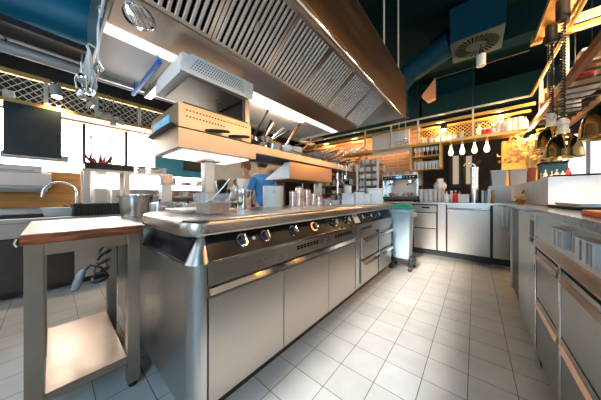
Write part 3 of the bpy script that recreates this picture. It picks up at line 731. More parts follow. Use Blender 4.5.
# ribbed black crate
def crate(name, label, loc, lx, ly, h, rz=0.0):
    t = thing(name, label, 'crate', loc, rz)
    m = MB(); m.box(-lx, lx, -ly, ly, 0, .008)
    for sx in (-1, 1): m.box(sx*lx - .004, sx*lx + .004, -ly, ly, 0, h)
    for sy in (-1, 1): m.box(-lx, lx, sy*ly - .004, sy*ly + .004, 0, h)
    n = int(ly*2/.028)
    for k in range(n):
        y = -ly + (k + .5)*2*ly/n
        for sx in (-1, 1): m.box(sx*(lx + .004) - .008, sx*(lx + .004) + .008, y - .005, y + .005, .01, h - .02)
    m.build('body', BLACK, t)
    m = MB()
    for sx in (-1, 1): m.box(sx*lx - .014, sx*lx + .014, -ly - .014, ly + .014, h, h + .014)
    for sy in (-1, 1): m.box(-lx - .014, lx + .014, sy*ly - .014, sy*ly + .014, h, h + .014)
    m.build('rim', BLACK, t)
    return t
crate('ribbed_crate', 'black ribbed plastic crate standing on the counter behind the side table', (-3.64, .38, LZ), .15, .23, .125, .05)
# white box units on the splashback
d_ = thing('towel_dispenser', 'wide white box fixed to the orange splashback above the sink', 'dispenser', (-4.62, -.28, 1.1))
m = MB(); m.prism([(0, .06), (.16, .035), (.20, .07), (.20, .225), (.17, .245), (0, .245)], 'y', -.42, .27); m.build('body', WHITE, d_, bevel=.01)
MB().prism([(.02, .0), (.13, -.02), (.19, .03), (.16, .035), (.0, .06)], 'y', -.36, .24).build('chute', CERAM, d_, bevel=.004)
d_ = thing('soap_box', 'narrow white box on top of the wide white dispenser', 'box', (-4.62, -.26, 1.345))
MB().prism(rrect(0, .17, -.30, .17, .02, 3), 'z', 0, .085).build('case', WHITE, d_, bevel=.006)
MB().box(.17, .176, -.22, .10, .01, .022).build('slot', GREYP, d_)
p = at(35, 156, X=-4.5)
gb = thing('grey_wall_strip', 'long grey louvred strip beneath the black hanging board', 'vent strip', (-4.64, 0, p[2]))
m = MB(); m.box(0, .10, p[1] - .27, p[1] + .30, -.045, .045); m.build('strip', GREYP, gb, bevel=.004)
# steel pass-through frame on the counter with the crate on top
PO = (-3.75, .66, LZ)
ps = thing('pass_through_rack', 'open steel frame rack on the counter holding a black crate', 'rack', PO)
fx, fy0, fy1, fz = -3.68, .27, 1.17, 1.37
for y in (fy0, .66, fy1):
    for x in (fx, fx - .34):
        MB().box(x - .025, x + .025, y - .03, y + .03, LZ, fz - .03).build('post', STEELM, ps, PO, bevel=.003)
MB().box(fx - .38, fx + .03, fy0 - .04, fy1 + .04, fz - .03, fz).build('top_shelf', STEELM, ps, PO, bevel=.003)
MB().box(fx - .36, fx + .024, fy0 - .03, fy1 + .03, LZ + .10, LZ + .13).build('lower_rail', STEELM, ps, PO, bevel=.003)
cr2 = crate('produce_crate', 'black crate of red produce on top of the steel counter frame', (-3.82, .50, fz), .13, .24, .07)
for i in range(7):
    ob = MB().lathe([(.004, .04), (.02, .045), (.034, .02), (.034, -.01), (.02, -.034), (.004, -.03)], seg=14).build('tomato', RED)
    ob.location = (-3.82 + .06*((i % 3) - 1), .34 + .065*(i // 3) + .02*(i % 2), fz + .045 + (.055 if i == 3 else .012*(i % 2)))
    tag(ob, ['red round produce at the window side of the produce crate', 'red round produce in the crate corner beside the window side', 'red round produce in the crate nearest the kitchen aisle', 'topmost red round produce of the heap in the produce crate', 'red round produce in the middle of the crate heap', 'red round produce behind the topmost one in the crate', 'red round produce furthest along the produce crate'][i], 'produce', 'red produce in the crate')
m = MB()
for k in range(14):
    a = k*.9; x, y = .05*math.cos(a), .10*math.sin(a)
    m.tube([(x*.4, y*.4, 0), (x, y, .05), (x*1.5, y*1.4, .10 + .02*(k % 3))], [.006, .016, .003], 6)
hb = m.build('herb_bunch', mat('dark_red_leaf', (.16, .03, .02), .6, 0, var=.4, vscale=20)); hb.location = (-3.80, .40, fz + .075)
tag(hb, 'dark reddish herb bunch sticking up from the produce crate', 'herbs')
for i, (y, r, h) in enumerate(((.84, .07, .05), (.84, .065, .04), (1.0, .08, .05), (1.0, .075, .04), (1.12, .05, .09))):
    ob = MB().lathe([(r*.6, 0), (r, h*.8), (r, h), (r*.94, h), (r*.55, .006)], seg=22).build('steel_bowl', CHROME if i % 2 else FROST)
    ob.location = (-3.74, y, fz + (.0505 if i == 1 else .0505 if i == 3 else 0))
    tag(ob, ['glassy bowl next to the produce crate on the steel frame', 'shiny bowl set on the glassy bowl next to the produce crate', 'wide glassy bowl in the middle of the frame top', 'shiny bowl stacked on the wide glassy bowl on the frame', 'small deep bowl at the far end of the frame top'][i], 'bowl', 'bowls on the counter frame')
# tall steel pot seen over the table
t = thing('flared_pot', 'flared steel pot on the rear island deck behind the side table corner', 'pot', (-3.23 - .42, .98, LZ))
p = at(128, 217, Z=LZ)
t.location = (-2.30, .468, .85)
MB().lathe([(.092, 0), (.096, .008), (.108, .17), (.126, .174), (.127, .183), (.104, .18), (.09, .012), (.08, .01)], seg=32).build('body', STEEL, t)
t2 = thing('flared_pot', 'wide flared steel pot on the sink counter, hidden behind the other flared pot', 'pot', (-3.40 - .22, .80, LZ))
MB().lathe([(.135, 0), (.14, .01), (.165, .235), (.20, .24), (.20, .255), (.16, .25), (.135, .014), (.12, .01)], seg=32).build('body', CHROME, t2)

# rack along the left wall
RO = (-3.9, 1.5, 2.08)
rk = thing('ceiling_rack', 'gold-painted mesh rack hung along the window wall', 'rack', RO)
for z, mm in ((2.40, GOLD), (2.08, GOLD)):
    MB().box(-3.93, -3.89, -1.2, 4.35, z - (.03 if z > 2.2 else .018), z + .022).build('rail', mm, rk, RO)
MB().box(-4.25, -3.93, -1.2, 4.40, 2.075, 2.09).build('rack_shelf', BRONZE, rk, RO)
MB().box(-4.27, -4.23, -1.2, 4.4, 2.06, 2.10).build('rail', GOLD, rk, RO)
for y in (-.5, -.05, .38, .85, 1.35, 2.1, 3.0):
    MB().box(-3.925, -3.895, y - .018, y + .018, 2.098, 2.382).build('post', PALEP, rk, RO)
    MB().tube([(-3.92, y, 2.418), (-3.92, y, 3.5)], .004, 6).build('hanger_rod', BLACK, rk, RO)
def mesh_panel(mb, fix, a0, a1, z0, z1, axis, step=.075, r=.004):
    n = int((a1 - a0 + (z1 - z0)) / step) + 1
    for s_ in (1, -1):
        for k in range(n):
            a = a0 - (z1 - z0) + k*step if s_ == 1 else a0 + k*step
            p = [(a, z0), (a + s_*(z1 - z0), z1)]
            (pa, za), (pb, zb) = p
            lo, hi = a0, a1
            def clip(pa, za, pb, zb):
                if pa > pb: pa, za, pb, zb = pb, zb, pa, za
                if pb <= lo or pa >= hi: return None
                if pa < lo: za += (zb - za)*(lo - pa)/(pb - pa); pa = lo
                if pb > hi: zb = za + (zb - za)*(hi - pa)/(pb - pa); pb = hi
                return pa, za, pb, zb
            q = clip(pa, za, pb, zb)
            if not q or abs(q[2] - q[0]) < .01: continue
            f_ = (lambda a, z: (fix, a, z)) if axis == 'y' else (lambda a, z: (a, fix, z))
            mb.bar(f_(q[0], q[1]), f_(q[2], q[3]), r*2, r*2)
m = MB(); mesh_panel(m, -3.91, -1.2, 2.6, 2.10, 2.38, 'y', .075, .0028); m.build('mesh_panel', PALEP, rk, RO)
gp = MB().tube([(-3.60, -1.4, 2.52), (-3.60, 4.9, 2.52)], .055, 18)
o_ = thing('ceiling_pipe', 'thick pale grey pipe running overhead along the window wall', 'pipe', (-3.6, 1.7, 2.52))
gp.build('pipe', GREYP, o_, (-3.6, 1.7, 2.52))
for y in (-.3, .9, 2.2, 3.6): MB().tube([(-3.60, y, 2.575), (-3.60, y, 2.80)], .008, 8).build('hanger_rod', BLACK, o_, (-3.6, 1.7, 2.52))
o_ = thing('speckled_soffit', 'charcoal speckled ceiling panel above the pale grey pipe', 'ceiling panel', (-3.4, 1.5, 2.62))
MB().box(-3.62, -3.24, -1.4, 4.9, 2.60, 2.66).build('panel', SPECK, o_, (-3.4, 1.5, 2.62))
for y in (-.8, 1.5, 4.0): MB().tube([(-3.25, y, 2.66), (-3.25, y, 3.5)], .006, 8).build('hanger_rod', BLACK, o_, (-3.4, 1.5, 2.62))
m = MB().tube([(-4.45, -.72, 3.10), (-4.2, -.62, 3.10), (-3.85, -.42, 3.10), (-3.65, -.1, 3.10), (-3.57, .4, 3.10), (-3.57, 4.9, 3.10)], .30, 26)
tag(m.build('air_duct', TEAL, None, (-3.6, 1.5, 3.1)), 'fat teal air duct bending under the ceiling by the hood end', 'duct')
m = MB().tube([(-2.9, -1.4, 3.28), (-2.9, 7.5, 3.28)], .05, 14); m.tube([(-3.05, -1.4, 3.30), (-3.05, 7.5, 3.30)], .03, 12)
tag(m.build('teal_pipe', TEAL, None, (-2.9, 1.5, 3.28)), 'thin paired teal pipes high beside the fat duct', 'pipe')
# black board hung from the rack
p0 = at(3, 102, X=-3.86); p1 = at(61.5, 153, X=-3.86)
bb = thing('hanging_board', 'large black board hung below the gold rack in front of the window', 'board', (-3.87, (p0[1] + p1[1])/2, 1.50))
MB().box(-.015, .015, -(p1[1] - p0[1])/2, (p1[1] - p0[1])/2, -.02, .555).build('panel', mat('blackboard', (.012, .02, .026), .35, 0, var=.3, vscale=5), bb, bevel=.003)
for s in (-1, 1): MB().box(-.006, .006, s*.24 - .01, s*.24 + .01, .555, .565).build('hanger', BLACK, bb)
# can spotlight on the rack
def can_spot(label, loc, tilt, r=.05, L_=.13):
    t = thing('spot_lamp', label, 'lamp', loc)
    q = Vector((math.sin(tilt[0]), tilt[1], -1)).normalized()
    a = Vector((0, 0, -.03))
    MB().tube([(0, 0, .03), (0, 0, -.03)], .008, 8).build('stem', BLACK, t)
    MB().tube([a - q*.01, a, a + q*L_], [r*.6, r, r], 20).build('can', GREYP if L_ > .12 else BLACK, t)
    MB().tube([a + q*(L_ - .002), a + q*(L_ + .002)], r*.86, 20).build('bulb', SPOTL, t)
    return t
can_spot('grey can spotlight hanging under the gold rail on the window side', (-3.85, .02, 2.37), (.2, .1), .05, .13)
MB().box(-3.92, -3.84, -.02, .04, 2.382, 2.402).build('spot_bracket', BLACK, rk, RO)
# boxes on the left rack
for i, (u0, u1, h_) in enumerate(((3, 15, .13), (97, 106, .12), (109, 113, .10), (114, 118, .10))):
    a = at(u0, 95, X=-4.08)[1]; b = at(u1, 95, X=-4.08)[1]
    ob = MB().box(-.07, .07, -(b - a)/2, (b - a)/2, 0, h_).build('carton', WHITE, None, bevel=.004)
    ob.location = (-4.08, (a + b)/2, 2.0905)
    tag(ob, ['white carton on the window rack at the black board end', 'white carton on the window rack behind the string bundle', 'small white carton on the window rack beside the larger carton', 'last small white carton on the window rack towards the salamander'][i], 'carton', 'white cartons on the window rack')
# hooks with tools on the left rack, past the bundle
for i, (u, L_) in enumerate(((104, .22), (109, .20), (113, .30), (121, .26))):
    y = at(u, 100, X=-3.86)[1]
    t = thing('hanging_spatula', 'steel %s hanging from the window rack, %s after the string bundle' % (('spatula', 'spoon', 'fork', 'turner')[i], ORD[i]), 'utensil', (-3.87, y, 2.40), 0, 'utensils hanging from the window rack')
    MB().tube([(-.02, 0, .022), (.012, 0, .024), (.014, 0, 0), (.014, 0, -L_)], .007, 8).build('handle', CHROME, t)
    MB().loft([[(.010, -.01, -L_), (.018, -.01, -L_), (.018, .01, -L_), (.010, .01, -L_)], [(.010, -.035, -L_ - .06), (.018, -.035, -L_ - .06), (.018, .035, -L_ - .06), (.010, .035, -L_ - .06)], [(.012, -.03, -L_ - .10), (.016, -.03, -L_ - .10), (.016, .03, -L_ - .10), (.012, .03, -L_ - .10)]]).build('blade', CHROME, t)
# pale glass panel hanging in the window
p0 = at(95, 131, X=-4.4); p1 = at(107, 155, X=-4.4)
gl = thing('glass_screen', 'pale bluish glass screen standing before the bright window', 'screen', (-4.4, (p0[1] + p1[1])/2, LZ))
MB().box(-.006, .006, p0[1] - (p0[1]+p1[1])/2, p1[1] - (p0[1]+p1[1])/2, 0, 1.12).build('pane', FROST, gl)
for s in (-1, 1): MB().box(-.012, .012, s*.11 - .012, s*.11 + .012, 0, 1.14).build('post', CHROME, gl)

# far left wall: teal band, black screen, plate shelf
p0 = at(155, 175, X=-4.62); p1 = at(190, 160, X=-4.62)
tag(MB().box(-4.65, -4.62, p0[1], p1[1] + .25, 1.42, 1.80).build('teal_board', mat('teal_board', (.04, .30, .40), .5, 0, var=.1, vscale=5), None, (-4.63, (p0[1]+p1[1])/2, 1.6)), 'teal board fixed on the wall seen beneath the salamander shelf', 'board')
p0 = at(185, 170, X=-4.55); p1 = at(203, 163, X=-4.55)
tag(MB().box(-4.65, -4.56, p0[1], p1[1], p0[2], p1[2]).build('menu_strip', BLACK, None, (-4.6, (p0[1]+p1[1])/2, 1.6), bevel=.004), 'black narrow screen on the wall beside the teal board', 'screen')
PS = (-4.3, 1.67, LZ)
ws = thing('plate_shelf', 'two-tier steel shelf with crockery on the counter along the window wall', 'shelf', PS)
for z in (1.02, 1.24):
    MB().box(-4.55, -4.10, 1.22, 2.12, z - .012, z).build('tier', STEELM, ws, PS)
for y in (1.25, 2.09):
    for x in (-4.53, -4.12): MB().box(x - .012, x + .012, y - .012, y + .012, LZ, 1.26).build('post', CHROME, ws, PS)
k = 0
for z, ys in ((LZ, (1.42, 1.66, 1.92)), (1.02, (1.40, 1.64, 1.90)), (1.24, (1.42, 1.66, 1.92))):
    tier = {LZ: 'counter below the plate shelf', 1.02: 'lower tier of the plate shelf', 1.24: 'upper tier of the plate shelf'}[z]
    for j, y in enumerate(ys):
        kind = (j + k) % 3
        if kind == 0:
            for q in range(3):
                ob = MB().lathe([(.06, 0), (.10, .014), (.105, .018), (.098, .016), (.05, .005)], seg=22).build('plate', CERAM)
                ob.location = (-4.28, y, z + q*.016)
                tag(ob, 'white plate, %s in the %s pile along the %s' % (('bottom', 'middle', 'top')[q], ORD[j], tier), 'plate', 'plates on the window wall shelf')
        elif kind == 1:
            mm = (PINK, BINB, CERAM)[(j + k) // 2 % 3]
            ob = MB().loft([[(x, yy, zz) for x, yy in rrect(-a, a, -a*.9, a*.9, .02, 3)] for a, zz in ((.09, 0), (.11, .09), (.114, .092), (.104, .09), (.085, .006))]).build('food_box', mm)
            ob.location = (-4.28, y, z)
            tag(ob, '%s food box in %s place along the %s' % ({'pinkish_steel': 'pinkish', 'bin_plastic': 'pale blue', 'white_ceramic': 'white'}[mm.name], ORD[j], tier), 'food box', 'food boxes on the window wall shelf')
        else:
            ob = MB().lathe([(.05, 0), (.055, .01), (.055, .12), (.058, .125), (.05, .12), (.048, .01)], seg=18).build('beaker', CERAM)
            ob.location = (-4.26, y, z)
            tag(ob, 'white beaker in %s place along the %s' % (ORD[j], tier), 'beaker', 'beakers on the window wall shelf')
    k += 1
# small white scale with pinkish dial seen under the salamander shelf
p = at(166, 188, X=-3.7)
t = thing('kitchen_scale', 'white upright kitchen scale with a pinkish round dial on the counter', 'scale', (-3.7, p[1], LZ))
MB().box(-.06, .06, -.07, .07, 0, .40).build('body', WHITE, t, bevel=.01)
MB().tube([(.055, 0, .48), (.075, 0, .48)], .07, 24).build('dial', PINK, t)
MB().box(-.055, .055, -.085, .085, .40, .565).build('head', WHITE, t, bevel=.015)
# dark coffee grinders / equipment between the columns
for i, (u, h_, w_, mm) in enumerate(((222, .55, .15, BLACK), (231, .42, .13, GREYP), (228, .38, .12, BLACK))):
    p = at(u, 190, X=-4.1)
    t = thing('counter_machine', ['black upright counter machine beyond the near column', 'grey counter machine beside the black upright one', 'small black counter machine half hidden by the grey one'][i], 'machine', (-4.1 - .22*(i == 2), p[1] + .1*i, LZ))
    MB().prism(rrect(-w_, w_, -w_*.8, w_*.8, .03, 3), 'z', 0, h_*.45).build('base', mm, t, bevel=.006)
    MB().lathe([(w_*.45, h_*.45), (w_*.5, h_*.5), (w_*.85, h_*.9), (w_*.85, h_), (w_*.2, h_ + .03)], seg=20).build('hopper', FROST if i == 1 else mm, t)
    MB().tube([(w_, 0, h_*.30), (w_ + .08, 0, h_*.28)], .014, 8).build('spout', CHROME, t)

# ------------------------------------------------------------------ people
def skin(name, m, verts, edges, radii, parent, sub=2, root=0):
    me = bpy.data.meshes.new(name); me.from_pydata(verts, edges, [])
    ob = bpy.data.objects.new(name, me); COL.objects.link(ob)
    ob.modifiers.new('skin', 'SKIN'); ss = ob.modifiers.new('sub', 'SUBSURF'); ss.levels = sub; ss.render_levels = sub
    if not me.skin_vertices: me.attributes
    for i, r in enumerate(radii):
        rr = r if isinstance(r, tuple) else (r, r)
        me.skin_vertices[0].data[i].radius = rr
    me.skin_vertices[0].data[root].use_root = True
    dg = bpy.context.evaluated_depsgraph_get()
    em = bpy.data.meshes.new_from_object(ob.evaluated_get(dg))
    ob.modifiers.clear(); ob.data = em; em.name = name
    for p in em.polygons: p.use_smooth = True
    em.materials.clear(); em.materials.append(m)
    if parent: ob.parent = parent
    return ob
def person(label, loc, rz, shirt, trousers, hair, lean=0.0, height=1.72):
    t = thing('person', label, 'person', loc, rz)
    k = height / 1.72
    def V(x, y, z):                        # local: facing +x ; lean bends the trunk above the hips
        if z > .95: x = x + math.sin(lean)*(z - .95); z = .95 + (z - .95)*math.cos(lean)
        return (x*k, y*k, z*k)
    vs, es, rs = [], [], []
    def chain(pts, start=None):
        prev = start
        for (p, r) in pts:
            vs.append(p); rs.append(r); i = len(vs) - 1
            if prev is not None: es.append((prev, i))
            prev = i
        return prev
    pel = chain([(V(0, 0, .94), (.14, .11))])
    chest = chain([(V(0, 0, 1.10), (.13, .10)), (V(.0, 0, 1.28), (.155, .115)), (V(0, 0, 1.40), (.12, .09))], pel)
    neck = chain([(V(.01, 0, 1.48), .052), (V(.02, 0, 1.54), .052)], chest)
    chain([(V(.025, 0, 1.60), (.075, .085)), (V(.025, 0, 1.66), (.08, .095)), (V(.02, 0, 1.70), (.055, .065))], neck)
    arms = []
    for s in (1, -1):
        w = chain([(V(.0, s*.17, 1.40), .062), (V(.04, s*.24, 1.16), .046), (V(.25, s*.20, 1.02), .036), (V(.31, s*.19, 1.005), .032)], chest)
        hand = chain([(V(.36, s*.185, .995), (.036, .020))], w)
        for f, (dy, L) in enumerate(((.027, .055), (.009, .065), (-.009, .062), (-.026, .048))):
            chain([(V(.40, s*.185 + dy, .992), .0095), (V(.40 + L*.6, s*.185 + dy*1.1, .980), .0085), (V(.40 + L*.8, s*.185 + dy*1.1, .955), .008)], hand)
        chain([(V(.355, s*.185 - s*.040, .985), .010), (V(.385, s*.185 - s*.055, .970), .009)], hand)
        chain([(V(0, s*.09, .86), .088), (V(.02, s*.10, .50), .058), (V(0, s*.10, .12), .040), (V(.02, s*.105, .045), .04), (V(.13, s*.115, .035), .035)], pel)
    skin('body', SKIN, vs, es, rs, t)
    # shirt
    vs, es, rs = [], [], []
    pel = chain([(V(0, 0, .86), (.17, .14)), (V(0, 0, .98), (.165, .135))])
    chest = chain([(V(0, 0, 1.10), (.15, .12)), (V(0, 0, 1.28), (.175, .135)), (V(0, 0, 1.395), (.135, .105)), (V(.005, 0, 1.455), .068)], pel)
    for s in (1, -1):
        chain([(V(.0, s*.17, 1.385), .076), (V(.04, s*.24, 1.16), .060), (V(.24, s*.20, 1.025), .048), (V(.275, s*.195, 1.012), .044)], chest - 1)
    skin('shirt', shirt, vs, es, rs, t)
    vs, es, rs = [], [], []
    pel = chain([(V(0, 0, .93), (.15, .12))])
    for s in (1, -1): chain([(V(0, s*.09, .84), .10), (V(.02, s*.10, .50), .075), (V(0, s*.10, .10), .062)], pel)
    skin('trousers', trousers, vs, es, rs, t)
    for s in (1, -1):
        c = V(.05, s*.11, 0)
        MB().loft([[(c[0] - .10 + (.24*u), c[1] + s*.0 + w_*.045*(1 - .3*u), zz) for u, w_ in ((0, -1), (1, -1), (1, 1), (0, 1))] for zz in (0, .075)]).build('shoe', BLACK, t, bevel=.02)
    # face
    hc = Vector(V(.025, 0, 1.645))
    m = MB(); m.lathe([(.004, .03), (.010, .012), (.015, -.012), (.006, -.022)], hc + Vector((.098, 0, 0)), 8)
    m.build('nose', SKIN, t)
    for s in (1, -1):
        MB().ball(hc + Vector((.082, s*.032, .018)), .011).build('eye', BLACK, t)
        MB().ball(hc + Vector((.0, s*.082, 0)), .024, .7, .35, 1).build('ear', SKIN, t)
    MB().ball(hc + Vector((.083, 0, -.048)), .018, .4, 1.2, .35).build('mouth', mat('lip', (.35, .12, .10), .5, var=.05), t)
    m = MB(); m.ball(hc + Vector((-.018, 0, .028)), .108, 1, .93, 1.02, 18, 12)
    h = m.build('hair', hair, t)
    return t
pb = at(261, 190, X=-2.84)
person('person in a blue shirt with dark hair seen from behind, across the island', (-2.74, 2.31, 0), math.radians(165), SHIRT, TROUS, HAIRM, .12, 1.66)
person('person in white kitchen clothing standing beside the one in blue', (-3.44, 2.44, 0), math.radians(-60), JACKET, TROUS, mat('brown_hair', (.16, .07, .03), .6, var=.3, vscale=60), .0, 1.66)

# ------------------------------------------------------------------ back counter
BO = (-1.3, 4.5, 0); BZ = .92
bc = thing('back_counter', 'steel bar counter across the far end of the kitchen with fridge doors', 'counter', BO)
MB().box(-3.3, .95, 4.17, 4.85, BZ - .03, BZ).build('worktop', STEELW, bc, BO, bevel=.004)
m = MB(); m.box(-3.3, .40, 4.22, 4.85, .09, BZ - .03); m.box(-3.3, .40, 4.28, 4.85, 0, .09); m.build('carcass', mat('shadow_gap_steel', (.06, .06, .06), .5, .6, var=.1), bc, BO)
d = MB().box(-.845, -.505, 4.195, 4.219, .11, .735).build('door', STEELM, bc, BO, bevel=.004)
MB().prism([(4.19, .46), (4.195, .455), (4.195, .475), (4.19, .47)], 'x', -.84, -.505).build('seam', CHROME, d, BO)
d = MB().box(-.845, -.50, 4.185, 4.219, .75, .865).build('control_fascia', STEEL, bc, BO, bevel=.004)
MB().box(-.72, -.60, 4.182, 4.186, .815, .84).build('display', BLACKP, d, BO)
MB().box(-.485, -.372, 4.20, 4.219, .11, .885).build('filler_panel', STEELM, bc, BO, bevel=.003)
d = MB().box(-.352, .175, 4.195, 4.219, .11, .83).build('door', STEELM, bc, BO, bevel=.004)
MB().box(-.34, .165, 4.185, 4.196, .80, .83).build('handle', CHROME, d, BO, bevel=.003)
MB().box(-.352, .175, 4.20, 4.219, .835, .888).build('top_fascia', STEEL, bc, BO, bevel=.002)
MB().box(.205, .395, 4.20, 4.219, .11, .885).build('corner_panel', STEELM, bc, BO, bevel=.003)
for a in (-1.9, -1.38):
    MB().box(a, a + .50, 4.195, 4.219, .11, .88).build('door', STEELM, bc, BO, bevel=.004)
# towel on the corner panel
m = MB(); rows = []
n = 8
for iz in range(7):
    z = .875 - .29*iz/6
    xa = .255 + .035*(iz/6); xb = .375 - .005*iz/6
    rows.append([(xa + (xb - xa)*k/n, 4.188 - .006*math.sin(k*1.9 + iz*.3), z) for k in range(n + 1)])
fr = [[(x, y - .004, z) for x, y, z in r] for r in rows]
m.loft([fr[i] + list(reversed([(x, y + .006, z) for x, y, z in fr[i]])) for i in range(7)])
tag(m.build('dish_towel', TOWEL, None, (.32, 4.19, .73)), 'white folded towel hanging at the corner of the back counter', 'towel')
# rail holding the towel
# raised ledges
RG = MB().box(.17, .96, 4.46, 4.85, BZ, 1.19)
tag(RG.build('back_ledge', MARBLE, None, (.55, 4.65, BZ), bevel=.006), 'pale raised ledge at the corner of the back counter carrying two grey bins', 'ledge')

# bins on the ledge
for i, u in enumerate((498.5, 517.5)):
    p = at(u, 185, Y=4.6)
    t = thing('grey_food_bin', ['square grey food bin on the ledge, the one beside the bottles', 'square grey food bin on the ledge, the one beside the plant'][i], 'bin', (p[0], 4.62, 1.19), 0, 'grey food bins on the corner ledge')
    m = MB(); m.loft([[(x, y, z) for x, y in rrect(-a, a, -a, a, .02, 3)] for a, z in ((.085, 0), (.093, .215), (.098, .218), (.098, .235))]); m.build('body', mat('pale_grey_bin', (.62, .64, .65), .45, 0, var=.05), t, bevel=.002)
    MB().prism(rrect(-.10, .10, -.10, .10, .02, 3), 'z', .235, .25).build('lid', MARBLE, t, bevel=.003)
# upright books / menus
bl = ['thin white menu next to the tap column', 'dark-backed menu standing second in the row by the tap column', 'thick white menu standing third in the row by the tap column', 'orange-brown menu at the end of the row by the tap column']
for i, (u, w_, mm, h) in enumerate(((482.5, .025, WHITE, .20), (485.5, .03, DSTEEL, .19), (489, .04, WHITE, .22), (493, .03, COPPER, .20))):
    p = at(u, 200, Y=4.40)
    ob = MB().box(-w_/2, w_/2, -.07, .07, 0, h).build('menu_book', mm if mm is not COPPER else WOODW, bevel=.002)
    ob.location = (p[0], 4.37, BZ); tag(ob, bl[i], 'menu', 'menus standing on the back counter')
# tap column
p = at(474.5, 203, Y=4.36)
t = thing('beer_tap', 'steel column tap standing on the back counter', 'tap', (p[0], 4.36, BZ))
MB().lathe([(.062, 0), (.062, .012), (.05, .016), (.05, .52), (.054, .525), (.054, .57), (.048, .575)], seg=28).build('column', CHROME, t)
MB().tube([(.0, 0, .575), (0, 0, .60), (-.03, -.02, .625), (-.10, -.06, .63), (-.13, -.08, .60)], [.02, .018, .015, .013, .012], 10).build('spout', CHROME, t)
MB().tube([(.02, -.01, .60), (.07, -.04, .66)], [.010, .015], 10).build('lever', BLACK, t)
# espresso machine
EO = (-1.12, 4.46, BZ)
es = thing('espresso_machine', 'two-group steel espresso machine on the back counter with cups on top', 'coffee machine', EO)
ex0, ex1 = -1.44, -.80
MB().box(ex0 + .02, ex1 - .02, 4.52, 4.70, BZ + .05, BZ + .50).build('body', STEELM, es, EO, bevel=.01)
MB().box(ex0, ex1, 4.26, 4.66, BZ + .04, BZ + .10).build('drip_tray', DSTEEL, es, EO, bevel=.005)
MB().box(ex0, ex1, 4.30, 4.72, BZ + .43, BZ + .52).build('head', STEEL, es, EO, bevel=.008)
cp = MB().box(ex0 + .01, ex1 - .01, 4.288, 4.302, BZ + .435, BZ + .50).build('control_strip', BLACKP, es, EO, bevel=.003)
m = MB()
for k in range(10):
    if k in (4, 5): continue
    m.box(ex0 + .06 + k*.055, ex0 + .085 + k*.055, 4.285, 4.289, BZ + .46, BZ + .475)
m.build('keys', WHITE, cp, EO)
MB().box(-1.18, -1.07, 4.285, 4.289, BZ + .452, BZ + .486).build('screen', mat('screen_blue', (.10, .25, .45), .3, 0, emit=1.0, ecol=(.2, .5, .9), var=.02), cp, EO)
for x in (ex0 + .015, ex1 - .015): MB().box(x - .015, x + .015, 4.32, 4.70, BZ + .10, BZ + .43).build('side_panel', CHROME, es, EO, bevel=.004)
for x in (-1.29, -.95):
    g = MB().lathe([(.045, BZ + .43), (.05, BZ + .40), (.042, BZ + .34), (.03, BZ + .335)], (x, 4.40, 0), 20).build('group_head', CHROME, es, EO)
    MB().tube([(x, 4.36, BZ + .345), (x, 4.30, BZ + .338), (x, 4.19, BZ + .32)], [.010, .012, .015], 10).build('handle', BLACK, g, EO)
for x in (-1.41, -.83):
    MB().tube([(x, 4.30, BZ + .44), (x, 4.26, BZ + .40), (x, 4.27, BZ + .22)], .006, 8).build('steam_wand', CHROME, es, EO)
for x in (ex0 + .05, ex1 - .05):
    for y in (4.30, 4.66): MB().cyl((x, y, 0), .02, BZ, BZ + .045, 12).build('foot', BLACK, es, EO)
m = MB(); m.tube([(ex0 + .01, 4.31, BZ + .52), (ex0 + .01, 4.31, BZ + .56), (ex1 - .01, 4.31, BZ + .56), (ex1 - .01, 4.31, BZ + .52)], .006, 8); m.build('cup_rail', CHROME, es, EO)
p = at(415, 172, Y=4.30)
MB().tube([(ex1 - .06, 4.285, BZ + .53), (ex1 - .06, 4.268, BZ + .53)], .028, 18).build('gauge', CHROME, es, EO)
for i in range(9):
    ob = MB().lathe([(.022, 0), (.036, .03), (.038, .06), (.034, .058), (.02, .006)], seg=18).build('coffee_cup', CERAM)
    ob.location = (ex0 + .07 + .062*i, 4.40 + .05*(i % 2), BZ + .5205)
    tag(ob, 'white coffee cup on the espresso machine, %s counting from the tray rack' % ORD[i], 'cup', 'cups on the espresso machine')
for i, x in enumerate((-1.29, -1.12, -.95)):
    ob = MB().lathe([(.026, 0), (.042, .04), (.044, .075), (.040, .072), (.024, .006)], seg=18).build('coffee_cup', (PINK, CERAM, PINK)[i]); ob.location = (x, 4.36, BZ + .1005)
    tag(ob, ('pinkish cup under the window-side group of the espresso machine', 'white cup standing in the middle of the espresso drip tray', 'pinkish cup under the bar-side group of the espresso machine')[i], 'cup')
# glasses and crockery right of the machine
def tumbler(h=.10, r=.034): return MB().lathe([(r*.8, 0), (r, h), (r*.94, h), (r*.75, .008)], seg=16)
def stem(h=.19, r=.038): return MB().lathe([(.032, 0), (.030, .004), (.005, .010), (.004, h*.48), (r*.6, h*.55), (r, h*.72), (r*.82, h), (r*.78, h), (r*.93, h*.72), (.004, h*.54)], seg=16)
k = 0
for row in range(2):
    for j in range(5):
        p = at(421.5 + j*4.6, 200, Y=4.32)
        for lev in range(2):
            ob = tumbler(.115, .036).build('tumbler', FROST)
            ob.location = (p[0] + .01*row, 4.30 + .12*row, BZ + .117*lev)
            tag(ob, '%s white tumbler of the %s stack after the espresso machine, %s row' % (('lower', 'upper')[lev], ORD[j], ('front', 'rear')[row]), 'glass', 'tumblers stacked beside the espresso machine')
t = thing('teapot', 'round white pot standing above the stacked tumblers by the bottles', 'teapot', at(440, 190, Y=4.62)[:2] + (BZ,))
MB().lathe([(.07, 0), (.075, .22), (.10, .26), (.105, .31), (.08, .36), (.055, .375), (.055, .42), (.06, .425), (.02, .44), (.004, .445)], seg=26).build('body', CERAM, t)
